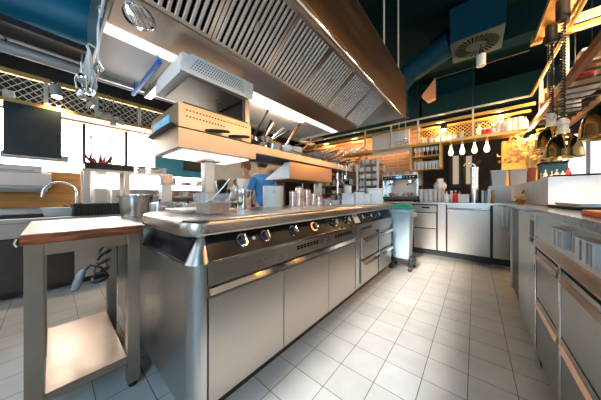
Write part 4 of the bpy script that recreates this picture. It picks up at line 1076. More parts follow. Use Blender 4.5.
def bottle(name, label, loc, r, h, bm_, cm, group, liq=None):
    t = thing(name, label, 'bottle', loc, 0, group)
    MB().lathe([(r*.9, 0), (r, .008), (r, h*.58), (r*.85, h*.66), (r*.36, h*.76), (r*.32, h*.92)], seg=16).build('glass', bm_, t)
    MB().lathe([(r*.38, h*.91), (r*.38, h)], seg=12).build('cap', cm, t)
    return t
for i, (u, y, mm, cm, lab) in enumerate(((446.5, 4.26, WHITE, RED, 'white bottle with red cap in front of the round white pot'), (451, 4.32, FROST, WHITE, 'clear bottle with white cap between the red-capped bottles'), (455.5, 4.26, RED, WHITE, 'red bottle with white cap near the white carton'), (452, 4.50, WHITE, WHITE, 'all-white bottle standing behind the clear bottle'), (459.5, 4.50, FROST, RED, 'clear bottle with red cap behind the white carton'))):
    p = at(u, 200, Y=y)
    bottle('sauce_bottle', lab, (p[0], y, BZ), .034, .20, mm, cm, 'bottles on the back counter')
p = at(463.5, 200, Y=4.34)
ob = MB().box(-.075, .075, -.05, .05, 0, .14).build('carton', WHITE, bevel=.004); ob.location = (p[0], 4.34, BZ)
tag(ob, 'white carton beside the steel tap column', 'carton')
m = MB(); m.tube([(-.02, -.07, .10), (.0, -.075, .14), (.02, -.07, .10)], .004, 6)
# tray rack left of the machine
KO = (-1.75, 4.5, BZ)
tr = thing('tray_rack', 'narrow pale rack of stacked trays beside the espresso machine', 'rack', KO)
for x in (-1.98, -1.53):
    for y in (4.30, 4.70): MB().box(x - .02, x + .02, y - .02, y + .02, BZ, 1.72).build('post', WHITE, tr, KO, bevel=.003)
for z in (1.10, 1.25, 1.40, 1.55, 1.70): MB().box(-1.98, -1.53, 4.30, 4.70, z, z + .012).build('tray', STEEL, tr, KO, bevel=.003)
for i, z in enumerate((1.112, 1.262, 1.412, 1.562)):
    for j in range(3):
        ob = MB().loft([[(x, y, zz) for x, y in rrect(-a, a, -a, a, .015, 3)] for a, zz in ((.05, 0), (.06, .085), (.062, .087), (.056, .085), (.047, .006))]).build('food_box', (CERAM, BINB, CERAM)[(i + j) % 3])
        ob.location = (-1.90 + .145*j, 4.40, z)
        tag(ob, '%s box on the %s tray of the tray rack, %s from window side' % (('white', 'pale blue', 'white')[(i + j) % 3], ORD[i], ORD[j]), 'food box', 'boxes in the tray rack')
for j in range(4):
    ob = MB().lathe([(.035, 0), (.05, .07), (.05, .10), (.044, .098), (.03, .006)], seg=16).build('jug', (CERAM, FROST)[j % 2]); ob.location = (-1.90 + .11*j, 4.42, 1.7125)
    tag(ob, '%s jug on top of the tray rack, %s from the window side' % (('white', 'glassy')[j % 2], ORD[j]), 'jug', 'jugs on the tray rack')
# shelving further back, yellow light put into the shelf colour
YO = (-2.6, 4.75, BZ)
yl = thing('back_shelving', 'shelving with yellow-lit wooden shelves against the brick wall', 'shelving', YO)
for z in (1.10, 1.31, 1.62): MB().box(-3.25, -2.0, 4.55, 4.98, z - .02, z).build('shelf', mat('yellow_lit_shelf', (.62, .45, .10), .5, 0, var=.15, vscale=6), yl, YO, bevel=.003)
for x in (-3.23, -2.62, -2.02):
    for y in (4.57, 4.95): MB().box(x - .012, x + .012, y - .012, y + .012, BZ, 1.98).build('post', CHROME, yl, YO)
k = 0
for zi, z in enumerate((BZ, 1.10, 1.31, 1.62)):
    zn = ('counter under the yellow shelving', 'lowest yellow shelf', 'middle yellow shelf', 'highest yellow shelf')[zi]
    for j in range(7):
        x = -3.12 + .165*j; kd = (j*3 + zi*5) % 4
        if kd == 0:
            mm, nm = ((RED, 'red'), (WHITE, 'white'), (DSTEEL, 'dark'))[(j + zi) % 3]
            bottle('bottle', '%s bottle in %s place on the %s' % (nm, ORD[j], zn), (x, 4.68, z), .035, .17, mm, WHITE if nm != 'white' else RED, 'things on the yellow shelving')
        elif kd == 1:
            mm, nm = ((CERAM, 'white'), (BINB, 'pale blue'), (PINK, 'pinkish'))[(j + zi) % 3]
            ob = MB().lathe([(.045, 0), (.055, .01), (.055, .12), (.058, .125), (.058, .135), (.02, .14)], seg=18).build('canister', mm); ob.location = (x, 4.66, z)
            tag(ob, '%s canister in %s place on the %s' % (nm, ORD[j], zn), 'canister', 'things on the yellow shelving')
        elif kd == 2:
            mm, nm = ((BLACK, 'black'), (WHITE, 'white'), (PALEWOOD, 'wooden'))[(j + zi) % 3]
            ob = MB().box(-.06, .06, -.08, .08, 0, .13).build('storage_box', mm, bevel=.006); ob.location = (x, 4.68, z)
            tag(ob, '%s storage box in %s place on the %s' % (nm, ORD[j], zn), 'box', 'things on the yellow shelving')
        else:
            ob = MB().lathe([(.03, 0), (.06, .04), (.065, .07), (.06, .068), (.028, .006)], seg=18).build('bowl', CERAM); ob.location = (x, 4.66, z)
            tag(ob, 'white bowl in %s place on the %s' % (ORD[j], zn), 'bowl', 'things on the yellow shelving')
# tall dark fridge further left on the back wall
fg = thing('tall_fridge', 'tall dark fridge standing behind the hanging grill by the back wall', 'fridge', (-3.75, 4.6, 0))
MB().box(-.38, .38, -.33, .38, .06, 1.95).build('body', DSTEEL, fg, bevel=.006)
d = MB().box(-.37, .37, -.36, -.332, .10, 1.92).build('door', BLACKP, fg, bevel=.006)
MB().tube([(.30, -.36, .9), (.30, -.40, .92), (.30, -.40, 1.35), (.30, -.36, 1.37)], .012, 8).build('handle', CHROME, d)
for s in (-1, 1):
    for y in (-.28, .33): MB().cyl((s*.33, y, 0), .025, 0, .065, 10).build('foot', BLACK, fg)

# ------------------------------------------------------------------ back rack above the bar
KO = (-1.6, 4.4, 2.0)
br_ = thing('bar_rack', 'gold-painted hanging rack with mesh back above the back counter', 'rack', KO)
MB().tube([(-3.85, 4.36, 2.455), (.61, 4.36, 2.455)], .016, 10).build('rail', PALEP, br_, KO)
MB().box(-3.85, .66, 4.40, 4.44, 2.33, 2.37).build('rail', GOLD, br_, KO)
MB().box(-3.85, .58, 4.36, 4.40, 1.955, 2.0).build('rail', GOLD, br_, KO)
MB().box(-3.85, .58, 4.40, 4.75, 1.975, 1.995).build('rack_shelf', GOLD, br_, KO)
MB().box(-3.85, .66, 4.74, 4.78, 2.33, 2.37).build('rail', GOLD, br_, KO)
for u in (365, 391, 418, 473):
    x = at(u, 130, Y=4.38)[0]
    MB().box(x - .014, x + .014, 4.37, 4.398, 2.0, 2.44).build('post', PALEP, br_, KO)
    MB().tube([(x, 4.384, 2.44), (x, 4.384, 3.5)], .004, 6).build('hanger_rod', BLACK, br_, KO)
m = MB(); mesh_panel(m, 4.76, -.90, .45, 2.0, 2.34, 'x', .062, .0045); m.build('mesh_panel', GOLD, br_, KO)
# gold open cabinet hanging from the rack
GX0, GX1 = -.95, -.455
GO2 = (-.7, 4.5, 1.54)
gc = thing('open_cabinet', 'small open gold-framed cabinet of glasses hung under the bar rack', 'cabinet', GO2)
for z in (1.53, 1.77): MB().box(GX0, GX1, 4.38, 4.68, z - .02, z).build('shelf', GOLD, gc, GO2, bevel=.003)
for x in (GX0, GX1 - .03): MB().box(x, x + .03, 4.38, 4.68, 1.51, 1.955).build('side_panel', GOLD, gc, GO2, bevel=.003)
for j in range(6):
    ob = stem(.165, .034).build('wine_glass', FROST); x = GX0 + .075 + j*.068; ob.location = (x, 4.46, 1.7705)
    tag(ob, 'wine glass on the upper shelf of the open gold cabinet, %s from the espresso side' % ORD[j], 'glass', 'wine glasses in the gold cabinet')
for j in range(7):
    ob = tumbler(.14, .030).build('tall_glass', FROST); ob.location = (GX0 + .07 + j*.06, 4.46, 1.5305)
    tag(ob, 'tall glass on the lower shelf of the open gold cabinet, %s from the espresso side' % ORD[j], 'glass', 'tall glasses in the gold cabinet')
# white sign board
p0 = at(371.5, 134, Y=4.42); p1 = at(409, 152, Y=4.42)
sb = thing('white_board', 'blank white board hung on the bar rack above the espresso machine', 'board', ((p0[0] + p1[0])/2, 4.455, 1.90))
w_ = (p1[0] - p0[0])/2
MB().box(-w_, w_, -.010, .010, .0, .455).build('panel', WHITE, sb, bevel=.003)
for s in (-1, 1): MB().box(s*w_*.8 - .008, s*w_*.8 + .008, -.004, .004, .455, .475).build('hanger', CHROME, sb)
# hoops hung in front of the board
for i, (u, v) in enumerate(((399, 143), (405.5, 141))):
    p = at(u, v, Y=4.33)
    t = thing('hanging_ring', ['dark ring hanging in front of the white board, the one nearer its middle', 'dark ring hanging before the white board, the one nearer the mesh'][i], 'ring', (p[0], 4.33, 2.474), 0, 'rings hanging on the bar rack')
    dz = p[2] - 2.474
    MB().tube([(.045*math.cos(a*PI/8), .012*math.sin(a*PI/8), dz + .04*math.sin(a*PI/8)) for a in range(16)], .007, 8, closed=True).build('ring', DSTEEL, t)
    MB().tube([(0, 0, dz + .04), (0, 0, -.02), (0, .015, .002), (0, .04, .0)], .005, 8).build('strap', CERAM, t)
# bulbs under the rack
for i, u in enumerate((450.5, 462, 474.5, 487)):
    p = at(u, 148, Y=4.33)
    t = thing('pendant_bulb', 'glowing bulb hanging under the bar rack, %s from the open gold cabinet' % ORD[i], 'bulb', (p[0], 4.40, 1.955), 0, 'bulbs under the bar rack')
    MB().lathe([(.016, 0), (.016, -.05), (.02, -.06)], seg=14).build('socket', GOLD, t)
    MB().lathe([(.014, -.055), (.016, -.09), (.028, -.135), (.037, -.17), (.037, -.20), (.026, -.228), (.003, -.238)], seg=18).build('glass', BULBL, t)
# things on the rack shelf
ZR = 1.9955
spec = [(425, 'jar'), (431, 'jar'), (437, 'jar'), (443.5, 'jar'), (449, 'jar'), (455, 'jar'), (461, 'jar'), (479, 'white'), (484, 'red'), (488.5, 'red'), (493, 'jar'), (498, 'tall'), (503.5, 'tall'), (508, 'jug'), (514, 'jug'), (520, 'jug'), (525.5, 'white')]
names = {'jar': 'pale jar', 'white': 'white bottle', 'red': 'red jar', 'tall': 'tall clear bottle', 'jug': 'white jug'}
cnt = 0
for u, kd in spec:
    p = at(u, 130, Y=4.56); x = p[0]
    lab = '%s on the bar rack shelf, %s along from the white board' % (names[kd], ORD[cnt] if cnt < 16 else 'last')
    cnt += 1
    if kd in ('white', 'tall'):
        bottle('bottle', lab, (x, 4.56, ZR), .036, .24 if kd == 'white' else .28, WHITE if kd == 'white' else FROST, WHITE if kd == 'tall' else BLACK, 'things on the bar rack shelf')
    elif kd == 'jug':
        t = thing('jug', lab, 'jug', (x, 4.56, ZR), rnd.random()*.6, 'things on the bar rack shelf')
        MB().lathe([(.045, 0), (.058, .04), (.055, .13), (.04, .19), (.045, .23), (.04, .23), (.034, .19), (.045, .05)], seg=20).build('body', CERAM, t)
        MB().tube([(.04, 0, .20), (.085, 0, .19), (.09, 0, .12), (.056, 0, .06)], .007, 8).build('handle', CERAM, t)
    else:
        t = thing('jar', lab, 'jar', (x, 4.56, ZR), 0, 'things on the bar rack shelf')
        MB().lathe([(.036, 0), (.04, .008), (.04, .11), (.032, .12), (.032, .125)], seg=18).build('body', RED if kd == 'red' else FROST, t)
        MB().lathe([(.036, .122), (.036, .145), (.03, .148)], seg=18).build('lid', WHITE if kd == 'red' else GOLD, t)
# utensils and pans hanging at the left part of the bar rack
for i in range(8):
    x = -3.1 + i*.19
    t = thing('hanging_pan', 'small %s pan hanging from the bar rack, %s from the window wall' % (('copper', 'steel')[i % 2], ORD[i]), 'pan', (x, 4.34, 1.98), 0, 'pans hanging from the bar rack')
    MB().tube([(0, .022, .02), (0, -.012, .03), (0, -.014, 0), (0, -.014, -.14)], .006, 8).build('handle', CHROME, t)
    b_ = MB().lathe([(.05, 0), (.065, .04), (.06, .04), (.045, .006)], seg=20)
    bmesh.ops.rotate(b_.bm, verts=b_.bm.verts[:], cent=(0, 0, 0), matrix=Matrix.Rotation(PI/2, 3, 'X'))
    bmesh.ops.translate(b_.bm, verts=b_.bm.verts[:], vec=(0, -.005, -.20))
    b_.build('bowl', (COPPER, STEEL)[i % 2], t)
for i in range(6):
    x = -3.0 + i*.21
    ob = MB().lathe([(.06, 0), (.085, .05), (.085, .13), (.08, .13), (.055, .01)], seg=20).build('pot', (PINK, STEEL, COPPER)[i % 3]); ob.location = (x, 4.57, ZR)
    tag(ob, '%s pot on the bar rack shelf, %s from the window wall' % (('pinkish', 'steel', 'copper')[i % 3], ORD[i]), 'pot', 'pots on the bar rack shelf')
p = at(443, 122, Y=4.32)
can_spot('black can spotlight lit beneath the upper bar rail', (p[0], 4.42, 2.30), (.0, -.35), .05, .09)
# plant in a terracotta vase by the amber panel
p = at(531, 184, Y=4.62)
pt = thing('dried_plant', 'orange-lit dried plant in a terracotta vase beside the grey food bins', 'plant', (p[0], 4.66, 1.19))
MB().lathe([(.045, 0), (.05, .01), (.06, .22), (.068, .26), (.062, .26), (.045, .02)], seg=22).build('vase', TERRA, pt)
m = MB(); rp = random.Random(5)
tips = []
for k in range(40):
    a = rp.uniform(0, 2*PI); sp = rp.uniform(.08, .34); hh = rp.uniform(.30, .72)
    b = Vector((sp*math.cos(a), .45*sp*math.sin(a), hh + .1))
    m.tube([(0, 0, .05), (b.x*.3, b.y*.3, .26 + hh*.25), tuple(b)], [.004, .004, .002], 5); tips.append(b)
m.build('stems', DRIED, pt)
m = MB()
for b in tips:
    for q in range(12):
        c = b + Vector((rp.uniform(-.07, .07), rp.uniform(-.05, .05), rp.uniform(-.10, .05)))
        d1 = Vector((rp.uniform(-1, 1), rp.uniform(-1, 1), rp.uniform(-1, 1))).normalized()*.034; d2 = d1.orthogonal().normalized()*.020
        m.loft([[tuple(c - d1)] + [tuple(c + d2)] + [tuple(c + d1)] + [tuple(c - d2)], [tuple(c - d1 + Vector((.002, .002, .002)))] + [tuple(c + d2 + Vector((.002, .002, .002)))] + [tuple(c + d1 + Vector((.002, .002, .002)))] + [tuple(c - d2 + Vector((.002, .002, .002)))]])
m.build('dry_leaves', DRIED, pt)

# ------------------------------------------------------------------ wheeled bin at the end of the island
WB = (-.80, 3.24, 0)
wb = thing('wheeled_bin', 'pale blue plastic wheeled bin with teal lid at the end of the cooking island', 'bin', WB)
m = MB()
m.loft([[(x, y, z) for x, y in rrect(-a, a, -b, b, .03, 4)] for a, b, z in ((.105, .11, .16), (.13, .135, .80), (.132, .137, .80), (.145, .15, .805), (.145, .15, .845), (.12, .12, .845))])
m.build('body', BINB, wb, bevel=.003)
m = MB()
for x in (-.05, .05): m.loft([[(x + a*.016, -b - .004, z) for a in (-1, 1)] + [(x + a*.016, -b + .006, z) for a in (1, -1)] for b, z in ((.115, .22), (.133, .74))])
m.build('rib', BINB, wb)
m = MB(); m.prism(rrect(-.150, .150, -.155, .155, .04, 4), 'z', .846, .868)
m.loft([[(x, y, z) for x, y in rrect(-a, a, -a, a, min(.04, a*.4), 4)] for a, z in ((.13, .868), (.115, .905), (.07, .925), (.02, .93))], False)
m.build('lid', BINL, wb, bevel=.004)
MB().box(.13, .165, -.09, .09, .74, .80).build('grip', BINB, wb, bevel=.008)
m = MB(); m.prism(rrect(-.15, .15, -.15, .15, .05, 4), 'z', .115, .158); m.build('dolly', BLACK, wb, bevel=.008)
for sx in (-1, 1):
    for sy in (-1, 1):
        x, y = sx*.125, sy*.125
        c_ = MB().box(x - .022, x + .022, y - .03, y + .03, .075, .118).build('caster', BLACK, wb, bevel=.004)
        MB().tube([(x - .018, y, .042), (x + .018, y, .042)], .042, 18).build('wheel', BLACK, c_)
MB().box(.11, .17, -.17, .02, .09, .20).build('pedal_guard', BLACK, wb, bevel=.02)

# ------------------------------------------------------------------ right-hand counter
RO_ = (.6, 2.0, 0); GZ = .958
rc = thing('drawer_counter', 'long steel drawer counter with dark granite top along the aisle', 'counter', RO_)
MB().box(.258, .97, .30, 3.08, .926, GZ).build('granite_top', GRANITE, rc, RO_, bevel=.004)
MB().box(.39, .97, 3.08, 4.16, .932, GZ).build('granite_top', GRANITE, rc, RO_, bevel=.004)
m = MB(); m.box(.315, .95, .32, 3.05, .10, .926); m.box(.33, .95, .34, 3.03, 0, .10); m.box(.44, .95, 3.05, 4.15, 0, .932)
m.build('carcass', DSTEEL, rc, RO_)
RX = .28
RPALE = mat('pale_counter_steel', (.56, .59, .60), .36, 1, var=.03, vscale=4, rvar=.03)
REFLT = mat('warm_reflection_steel', (.50, .28, .16), .22, 1, var=.05, vscale=4)  # warm brown reflection put into the steel colour of ledge and handles
RSTEEL = mat('grey_drawer_steel', (.25, .26, .265), .34, 1, var=.04, vscale=5, rvar=.04)
MB().box(RX + .012, RX + .034, 2.52, 2.99, .115, .90).build('door', DSTEEL, rc, RO_, bevel=.003)
MB().box(RX, RX + .034, 2.995, 3.05, .10, .93).build('end_stile', RPALE, rc, RO_, bevel=.003)
MB().box(RX, RX + .034, 2.07, 2.515, .10, .93).build('door', RPALE, rc, RO_, bevel=.003)
st = MB().box(RX, RX + .034, 1.89, 2.06, .10, .93).build('latch_panel', STEEL, rc, RO_, bevel=.004)
MB().box(RX - .004, RX + .001, 1.925, 2.02, .775, .875).build('latch_plate', DSTEEL, st, RO_, bevel=.002)
MB().box(RX - .006, RX - .003, 1.935, 2.01, .735, .77).build('latch', BLACK, st, RO_, bevel=.002)
MB().box(RX - .004, RX + .034, 1.862, 1.885, .04, .93).build('stile', CHROME, rc, RO_, bevel=.004)
MB().box(RX + .004, RX + .034, .36, 1.86, .765, .93).build('fascia', RPALE, rc, RO_, bevel=.003)
MB().prism([(RX + .030, .790), (RX + .004, .786), (RX - .016, .752), (RX - .016, .744), (RX + .004, .744), (RX + .030, .744)], 'y', .36, 1.855).build('ledge', REFLT, rc, RO_)
for (a, b) in ((1.425, 1.845), (.62, 1.39)):
    for (z0, z1) in ((.435, .712), (.11, .425)):
        d = MB().box(RX, RX + .032, a, b, z0, z1).build('drawer', RSTEEL, rc, RO_, bevel=.004)
        zt = z1 - .034
        MB().prism([(RX + .001, zt + .012), (RX - .002, zt + .011), (RX - .009, zt - .012), (RX - .007, zt - .015), (RX + .001, zt - .008)], 'y', a + .012, b - .012).build('handle', REFLT, d, RO_)
MB().box(RX - .002, RX + .032, 1.395, 1.42, .10, .745).build('stile', CHROME, rc, RO_, bevel=.003)
MB().box(RX + .01, RX + .04, .36, .615, .11, .735).build('door', RPALE, rc, RO_, bevel=.003)
MB().tube([(RX + .012, 1.875, .0), (RX + .012, 1.875, .05)], .016, 12).build('foot', CHROME, rc, RO_)
# finned metal brackets on the fascia
for (y, s) in ((1.32, 1.0), (1.045, 1.0)):
    k = MB().box(RX - .004, RX + .004, y - .085, y + .085, .82, .905).build('bracket', STEEL, rc, RO_, bevel=.002)
    m = MB()
    for q0, q1 in ((-.075, -.062), (-.045, -.038), (-.015, .012), (.035, .072)): m.box(RX - .026, RX - .004, y + q0, y + q1, .825, .892)
    m.box(RX - .028, RX - .004, y - .078, y + .075, .892, .898)
    m.build('fins', mat('pale_fin', (.60, .63, .64), .35, .7, var=.04), k, RO_, bevel=.0015)
# pale raised pass on the counter
tag(MB().box(.392, .97, 2.24, 4.16, GZ, 1.165).build('raised_pass', MARBLE, None, (.68, 3.2, GZ), bevel=.006), 'white marble raised serving pass standing on the granite counter', 'serving pass')
PZ = 1.165
def rtray(name, label, loc, lx, ly, mm, rz=0.0):
    m = MB(); m.loft([[(x, y, z) for x, y in rrect(-lx*a, lx*a, -ly*a, ly*a, .02, 3)] for a, z in ((.95, 0), (1, .014), (1.01, .016), (.98, .015), (.93, .004))])
    ob = m.build(name, mm); ob.location = loc; ob.rotation_euler = (0, 0, rz); return tag(ob, label, 'tray')
rtray('serving_tray', 'black serving tray on the front of the raised marble pass', (.66, 2.47, PZ), .24, .16, BLACK)
rtray('serving_tray', 'dark tray lying flat on the granite counter below the marble pass', (.52, 1.90, GZ), .15, .21, BLACK, .08)
rtray('paper_mat', 'pale flat sheet lying on top of the dark counter tray', (.53, 1.92, GZ + .0165), .13, .17, MARBLE, .08)
ob = MB().prism(rrect(-.13, .13, -.19, .19, .02, 3), 'z', 0, .018).build('cutting_board', ORANGE, bevel=.003); ob.location = (.445, 1.17, GZ); ob.rotation_euler = (0, 0, -.05)
tag(ob, 'orange plastic cutting board on the granite counter', 'cutting board')
ob = MB().lathe([(.004, .115), (.05, .11), (.11, .085), (.15, .03), (.16, 0), (.155, 0), (.14, .03), (.10, .075), (.004, .10)], seg=32).build('copper_dome', COPPER); ob.location = (.84, 2.48, PZ + .0165)
tag(ob, 'copper dome cover resting on the black serving tray', 'dome cover')
p = at(555, 176, X=.72)
t = thing('teal_box', 'dark teal box on the marble pass below the brass heat lamps', 'box', (.565, 3.08, PZ))
MB().box(-.08, .08, -.09, .09, 0, .17).build('body', mat('teal_box_paint', (.01, .06, .08), .4, 0, var=.1), t, bevel=.006)
MB().box(-.084, .084, -.094, .094, .17, .185).build('lid', TEALD, t, bevel=.004)
for i, (x, y, r, h, mm, cm, lab) in enumerate(((.455, 2.84, .013, .09, DSTEEL, BLACK, 'small dark bottle at the aisle end in front of the teal box'), (.487, 2.86, .014, .10, FROST, CHROME, 'clear shaker beside the small dark bottle in front of the teal box'), (.52, 2.84, .015, .085, CHROME, CHROME, 'steel shaker in the middle of the row before the teal box'), (.553, 2.86, .014, .10, FROST, WHITE, 'clear bottle with white cap before the teal box'), (.583, 2.84, .013, .09, WHITE, BLACK, 'white bottle with black cap before the teal box'), (.615, 2.85, .017, .11, RED, RED, 'bright red bottle before the teal box'))):
    bottle('small_bottle', lab, (x, y, PZ), r, h, mm, cm, 'small bottles on the marble pass')
# herb and lemon things on the counter by the pass
hp = thing('herb_plant', 'small yellow-green potted plant on the granite counter beside the pass', 'plant', (.335, 2.86, GZ))
MB().lathe([(.022, 0), (.032, .035), (.029, .035), (.02, .006)], seg=16).build('pot', TERRA, hp)
m = MB(); rq = random.Random(9)
for k in range(40):
    a = rq.uniform(0, 2*PI); r_ = rq.uniform(.005, .04); c = Vector((r_*math.cos(a), r_*math.sin(a), .035 + rq.uniform(0, .055)))
    m.ball(tuple(c), .011, 1, .6, .5, 6, 4)
m.build('leaves', mat('yellow_leaf', (.55, .42, .06), .5, 0, var=.5, vscale=30), hp)
t = thing('wooden_pestle', 'slim dark wooden stick leaning against the raised marble pass', 'stick', (.35, 3.04, GZ))
MB().tube([(-.03, .0, .011), (.028, .0, .13)], [.010, .008], 10).build('stick', WOODE, t)

# rack above the right counter
QO = (.8, 3.0, 2.03)
rr_ = thing('pass_rack', 'gold and bronze hanging rack above the marble serving pass', 'rack', QO)
MB().tube([(.61, 4.36, 2.455), (.61, 1.0, 2.455)], .016, 10).build('rail', GOLD, rr_, QO)
MB().box(.59, .63, 1.0, 4.34, 1.985, 2.045).build('beam', BRONZE, rr_, QO)
MB().box(.96, 1.0, 1.0, 4.7, 1.985, 2.045).build('beam', BRONZE, rr_, QO)
for k in range(19):
    y = 1.1 + k*.18
    MB().box(.63, .96, y - .008, y + .008, 2.02, 2.036).build('shelf_bar', DSTEEL, rr_, QO)
for u in (541, 566): 
    y = at(u, 100, X=.61)[1]
    MB().box(.595, .625, y - .018, y + .018, 2.045, 2.44).build('post', PALEP, rr_, QO)
    MB().tube([(.66, y, 2.045), (.66, y, 3.5)], .005, 6).build('hanger_rod', BLACK, rr_, QO)
    MB().tube([(.98, y, 2.045), (.98, y, 3.5)], .005, 6).build('hanger_rod', BLACK, rr_, QO)
MB().box(.58, 1.6, 2.77, 2.81, 2.40, 2.44).build('cross_bar', GOLD, rr_, QO)
MB().box(.62, 1.6, 2.83, 2.86, 2.50, 2.56).build('cross_bar', PALEP, rr_, QO)
MB().tube([(.60, 2.70, 2.36), (1.6, 2.70, 2.36)], .010, 8).build('cross_bar', PALEP, rr_, QO)
# gold track carrying the heat lamps
TR = (.55, 2.4, 2.62)
tk = thing('lamp_track', 'broad gold channel overhead from which the brass heat lamps hang', 'track', TR)
MB().box(.46, .66, 1.0, 3.16, 2.62, 2.64).build('channel', GOLD, tk, TR)
for x in (.46, .648): MB().box(x, x + .012, 1.0, 3.16, 2.595, 2.62).build('flange', GOLD, tk, TR)
MB().box(.44, .52, 3.14, 3.20, 2.58, 2.65).build('end_stop', GOLD, tk, TR, bevel=.006)
for y in (1.4, 3.05): MB().tube([(.56, y, 2.64), (.56, y, 3.5)], .012, 8).build('hanger_rod', BLACK, tk, TR)
def heat_lamp(label, y, zb=1.34, x=.545):
    t = thing('heat_lamp', label, 'heat lamp', (x, y, zb), 0, 'brass heat lamps over the pass')
    zt = 2.62 - zb
    MB().lathe([(.034, zt - .17), (.04, zt - .16), (.04, zt - .01), (.036, zt)], seg=24).build('winder', mat('grey_black', (.022, .024, .027), .4, 0, var=.1), t, bevel=.004)
    n = 260
    MB().tube([(.013*math.cos(k*2*PI/8), .013*math.sin(k*2*PI/8), zt - .17 - (zt - .17 - .32)*k/(n - 1)) for k in range(n)], .0055, 6).build('coiled_cord', BLACK, t)
    MB().lathe([(.030, .19), (.036, .195), (.036, .222), (.030, .228), (.030, .262), (.035, .268), (.033, .300), (.016, .32)], seg=22).build('socket', PALEP, t)
    MB().lathe([(.106, .0), (.110, .003), (.108, .012), (.103, .06), (.094, .105), (.078, .145), (.056, .172), (.038, .186), (.036, .192), (.034, .188), (.052, .168), (.074, .14), (.090, .10), (.099, .06), (.104, .012)], seg=40, cap0=False, cap1=False).build('shade', BRASS, t)
    MB().lathe([(.012, .17), (.018, .15), (.038, .095), (.040, .07), (.030, .045), (.004, .035)], seg=18).build('bulb', LAMPL, t)
heat_lamp('brass heat lamp hanging furthest back, half hidden by the next one', 2.99, 1.48)
heat_lamp('brass heat lamp in the middle, seen whole over the teal box', 2.655)
heat_lamp('brass heat lamp cut off by the picture edge', 1.87)
# goods on the pass rack
ZP = 2.0365
spec = [(.72, 3.98, 'white', .26), (.70, 3.80, 'clear', .30), (.70, 3.70, 'red', .20), (.66, 3.92, 'clear', .32), (.84, 3.92, 'clear', .24), (.70, 4.16, 'white', .24), (.86, 4.20, 'white', .22)]
for i, (x, y, kd, h) in enumerate(spec):
    bottle('bottle', '%s bottle on the pass rack, %s in the row towards the bar' % (kd, ORD[i]), (x, y, ZP), .036, h, {'white': WHITE, 'clear': FROST, 'red': RED}[kd], {'white': RED, 'clear': GOLD, 'red': WHITE}[kd], 'bottles on the pass rack')
bg = MB(); bg.ball((0, 0, .11), .15, 1.02, 2.0, .72, 26, 16)
for v in bg.bm.verts: v.co += Vector((rnd.uniform(-1, 1), rnd.uniform(-1, 1), rnd.uniform(-1, 1)))*.012
ob = bg.build('plastic_bag', PLASTICBAG, ang=80); ob.location = (.80, 3.48, ZP)
tag(ob, 'crumpled clear plastic bag of goods lying on the pass rack', 'bag')
t = thing('beige_carton', 'beige and white carton on the pass rack next to the plastic bag', 'carton', (.80, 3.0, ZP))
MB().box(-.11, .11, -.10, .10, 0, .11).build('box', PALEWOOD, t, bevel=.004)
MB().box(-.105, .105, -.095, .095, .11, .26).build('sack', WHITE, t, bevel=.02)
for i, (x, y) in enumerate(((.70, 2.76), (.82, 2.74), (.72, 2.60), (.85, 2.58))):
    t = thing('preserve_jar', '%s preserve jar on the pass rack beside the beige carton' % ('orange', 'green', 'amber', 'pale')[i], 'jar', (x, y, ZP), 0, 'preserve jars on the pass rack')
    MB().lathe([(.04, 0), (.045, .01), (.045, .13), (.036, .14)], seg=18).build('jar', (WOODW, GREEN, BROWNF, FROST)[i], t)
    MB().lathe([(.04, .138), (.04, .16)], seg=18).build('lid', GOLD, t)

for i, (x, y, mm, nm, h) in enumerate(((.71, 3.17, WHITE, 'white', .20), (.71, 2.88, RED, 'red', .16), (.90, 3.95, CERAM, 'cream-coloured', .22), (.84, 4.05, GREEN, 'green', .20), (.66, 3.62, WOODW, 'orange', .17), (.91, 3.0, TERRA, 'rust-coloured', .22))):
    t = thing('tin', '%s tin among the goods on the pass rack' % nm, 'tin', (x, y, ZP), 0, 'tins on the pass rack')
    MB().lathe([(.045, 0), (.047, .004), (.047, h - .01), (.045, h - .006)], seg=20).build('body', mm, t)
    MB().lathe([(.047, h - .006), (.047, h)], seg=20).build('lid', CHROME, t)

# ------------------------------------------------------------------ ceiling fittings on the far side
p = at(478, 40, Z=3.0)
pl = thing('air_diffuser', 'square teal ceiling air box with round swirl vanes on its underside', 'air diffuser', (.01, 3.57, 3.0))
MB().box(-.26, .26, -.27, .27, 0, .44).build('plenum', mat('plenum_paint', (.003, .036, .055), .5, 0, var=.1, vscale=3, ior=1.25), pl, bevel=.004)
MB().box(-.255, .255, -.262, .262, -.006, 0).build('face_plate', mat('diffuser_plate', (.020, .048, .052), .8, .0, var=.06), pl)
m = MB()
for k in range(30):
    a = k*2*PI/30; ca, sa = math.cos(a), math.sin(a)
    r0, r1 = .105, .225; w0, w1 = .006, .012
    pp = [(r0*ca - w0*sa, r0*sa + w0*ca), (r1*math.cos(a + .16) - w1*sa, r1*math.sin(a + .16) + w1*ca), (r1*math.cos(a + .16) + w1*sa, r1*math.sin(a + .16) - w1*ca), (r0*ca + w0*sa, r0*sa - w0*ca)]
    m.prism(pp, 'z', -.009, -.005)
m.build('swirl_vanes', DARKGAP, pl)
for x in (-.2, .2): MB().tube([(x, 0, .44), (x, 0, .50)], .01, 8).build('hanger_rod', BLACK, pl)
dk = thing('flexible_duct', 'ribbed teal round duct turning down beyond the hood', 'duct', (-.6, 3.75, 3.0))
pts = [(-.26, 3.62, 3.18), (-.5, 3.68, 3.12), (-.85, 3.72, 3.0), (-1.0, 3.74, 2.86), (-1.02, 3.76, 2.6), (-1.0, 3.8, 2.3)]
dn = []; 
for i in range(len(pts) - 1):
    a, b = Vector(pts[i]), Vector(pts[i+1])
    for q in range(10): dn.append(a.lerp(b, q/10))
pts = [(-.26, 3.62, 3.2), (-.26, 3.62, 3.2)]
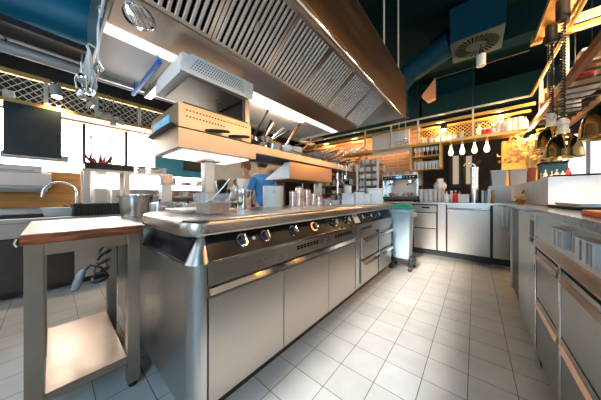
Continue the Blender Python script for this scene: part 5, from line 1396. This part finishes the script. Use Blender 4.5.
m = MB(); m.tube([p - Vector((.6, 3.75, 3.0))*0 for p in dn], [.155 + (.008 if i % 2 else 0) for i in range(len(dn))], 22)
m.build('hose', MATS['plenum_paint'], dk, (-.6, 3.75, 3.0), ang=70)
tag(MB().box(-4.6, .0, 5.3, 5.8, 3.05, 3.5).build('air_duct', MATS['plenum_paint'], None, (-2, 5.5, 3.1)), 'long boxy teal duct crossing beneath the ceiling past the bar', 'duct')
tag(MB().box(-.55, 3.5, 3.9, 4.15, 3.12, 3.5).build('ceiling_beam', TEALD, None, (1, 4.0, 3.4)), 'dark teal ceiling beam behind the square air box', 'beam')
p = at(481, 66, Z=2.72)
cl = thing('ceiling_lamp', 'white cylinder lamp hanging below the square teal air box', 'lamp', (p[0], p[1], 2.72))
MB().lathe([(.045, 0), (.05, .004), (.05, .14), (.044, .146)], seg=24).build('shade', CERAM, cl)
MB().tube([(0, 0, .146), (0, 0, 3.5 - 2.72)], .008, 8).build('stem', BLACK, cl)
tag(MB().tube([(-.45, p[1] + .12, 2.79), (.50, p[1] + .12, 2.79)], .008, 10).build('conduit', DSTEEL, None, (0, p[1], 2.79)), 'thin pale conduit running crosswise behind the white cylinder lamp', 'conduit')
p = at(429, 92, Y=4.9)
ob = MB().prism([(-.13, -.05), (.11, .24), (.11, -.16), (-.02, -.20)], 'y', -.06, .06).build('wall_speaker', mat('tan_paint', (.42, .24, .14), .5, 0, var=.1), bevel=.006); ob.location = (p[0], 4.93, p[2])
tag(ob, 'tan angular box mounted high on the soffit beyond the hood', 'speaker')

# ------------------------------------------------------------------ light
W = bpy.data.worlds.new('sky'); S.world = W; W.use_nodes = True
W.node_tree.nodes['Background'].inputs['Color'].default_value = (.75, .87, 1, 1)
W.node_tree.nodes['Background'].inputs['Strength'].default_value = .6
def light(name, kind, loc, energy, color, **k):
    l = bpy.data.lights.new(name, kind); l.energy = energy; l.color = color
    for a, b in k.items():
        if a != 'rot': setattr(l, a, b)
    o = bpy.data.objects.new(name, l); COL.objects.link(o); o.location = loc
    if 'rot' in k: o.rotation_euler = k['rot']
    return o
light('sun', 'SUN', (0, -4, 4), 8.0, (1, .96, .90), angle=.09, rot=(math.radians(64), 0, math.radians(1)))
WARM = (1, .62, .30)
for y, z in ((2.99, 1.53), (2.655, 1.39), (1.87, 1.39)): light('heat_lamp_glow', 'SPOT', (.545, y, z - .03), 16, WARM, shadow_soft_size=.04, spot_size=2.2, spot_blend=.5, rot=(0, 0, 0))
light('window_spot', 'SPOT', (-3.82, .04, 2.2), 60, WARM, shadow_soft_size=.04, spot_size=2.0, spot_blend=.6, rot=(0, .1, 0))
light('bar_spot', 'SPOT', (at(443, 122, Y=4.32)[0], 4.38, 2.17), 60, WARM, shadow_soft_size=.04, spot_size=2.2, spot_blend=.6, rot=(.2, 0, 0))
# warm fill lights added along the bar and pass racks, without bulbs
for x in (-3.0, -2.2, -1.4, -.5, .3): light('rack_fill', 'POINT', (x, 4.62, 2.28), 20, WARM, shadow_soft_size=.03)
light('rack_fill', 'POINT', (.62, 4.50, 1.90), 10, WARM, shadow_soft_size=.04)  # fill added in front of the dried plant to brighten it
for y in (1.5, 2.4, 3.3, 4.1): light('rack_fill', 'POINT', (.82, y, 2.40), 21, WARM, shadow_soft_size=.07)

S.cycles.caustics_reflective = False; S.cycles.caustics_refractive = False
S.cycles.sample_clamp_indirect = 5.0
S.view_settings.view_transform = 'Standard'; S.view_settings.look = 'None'
S.view_settings.gamma = 1; S.view_settings.use_curve_mapping = False
S.view_settings.exposure = 0.45
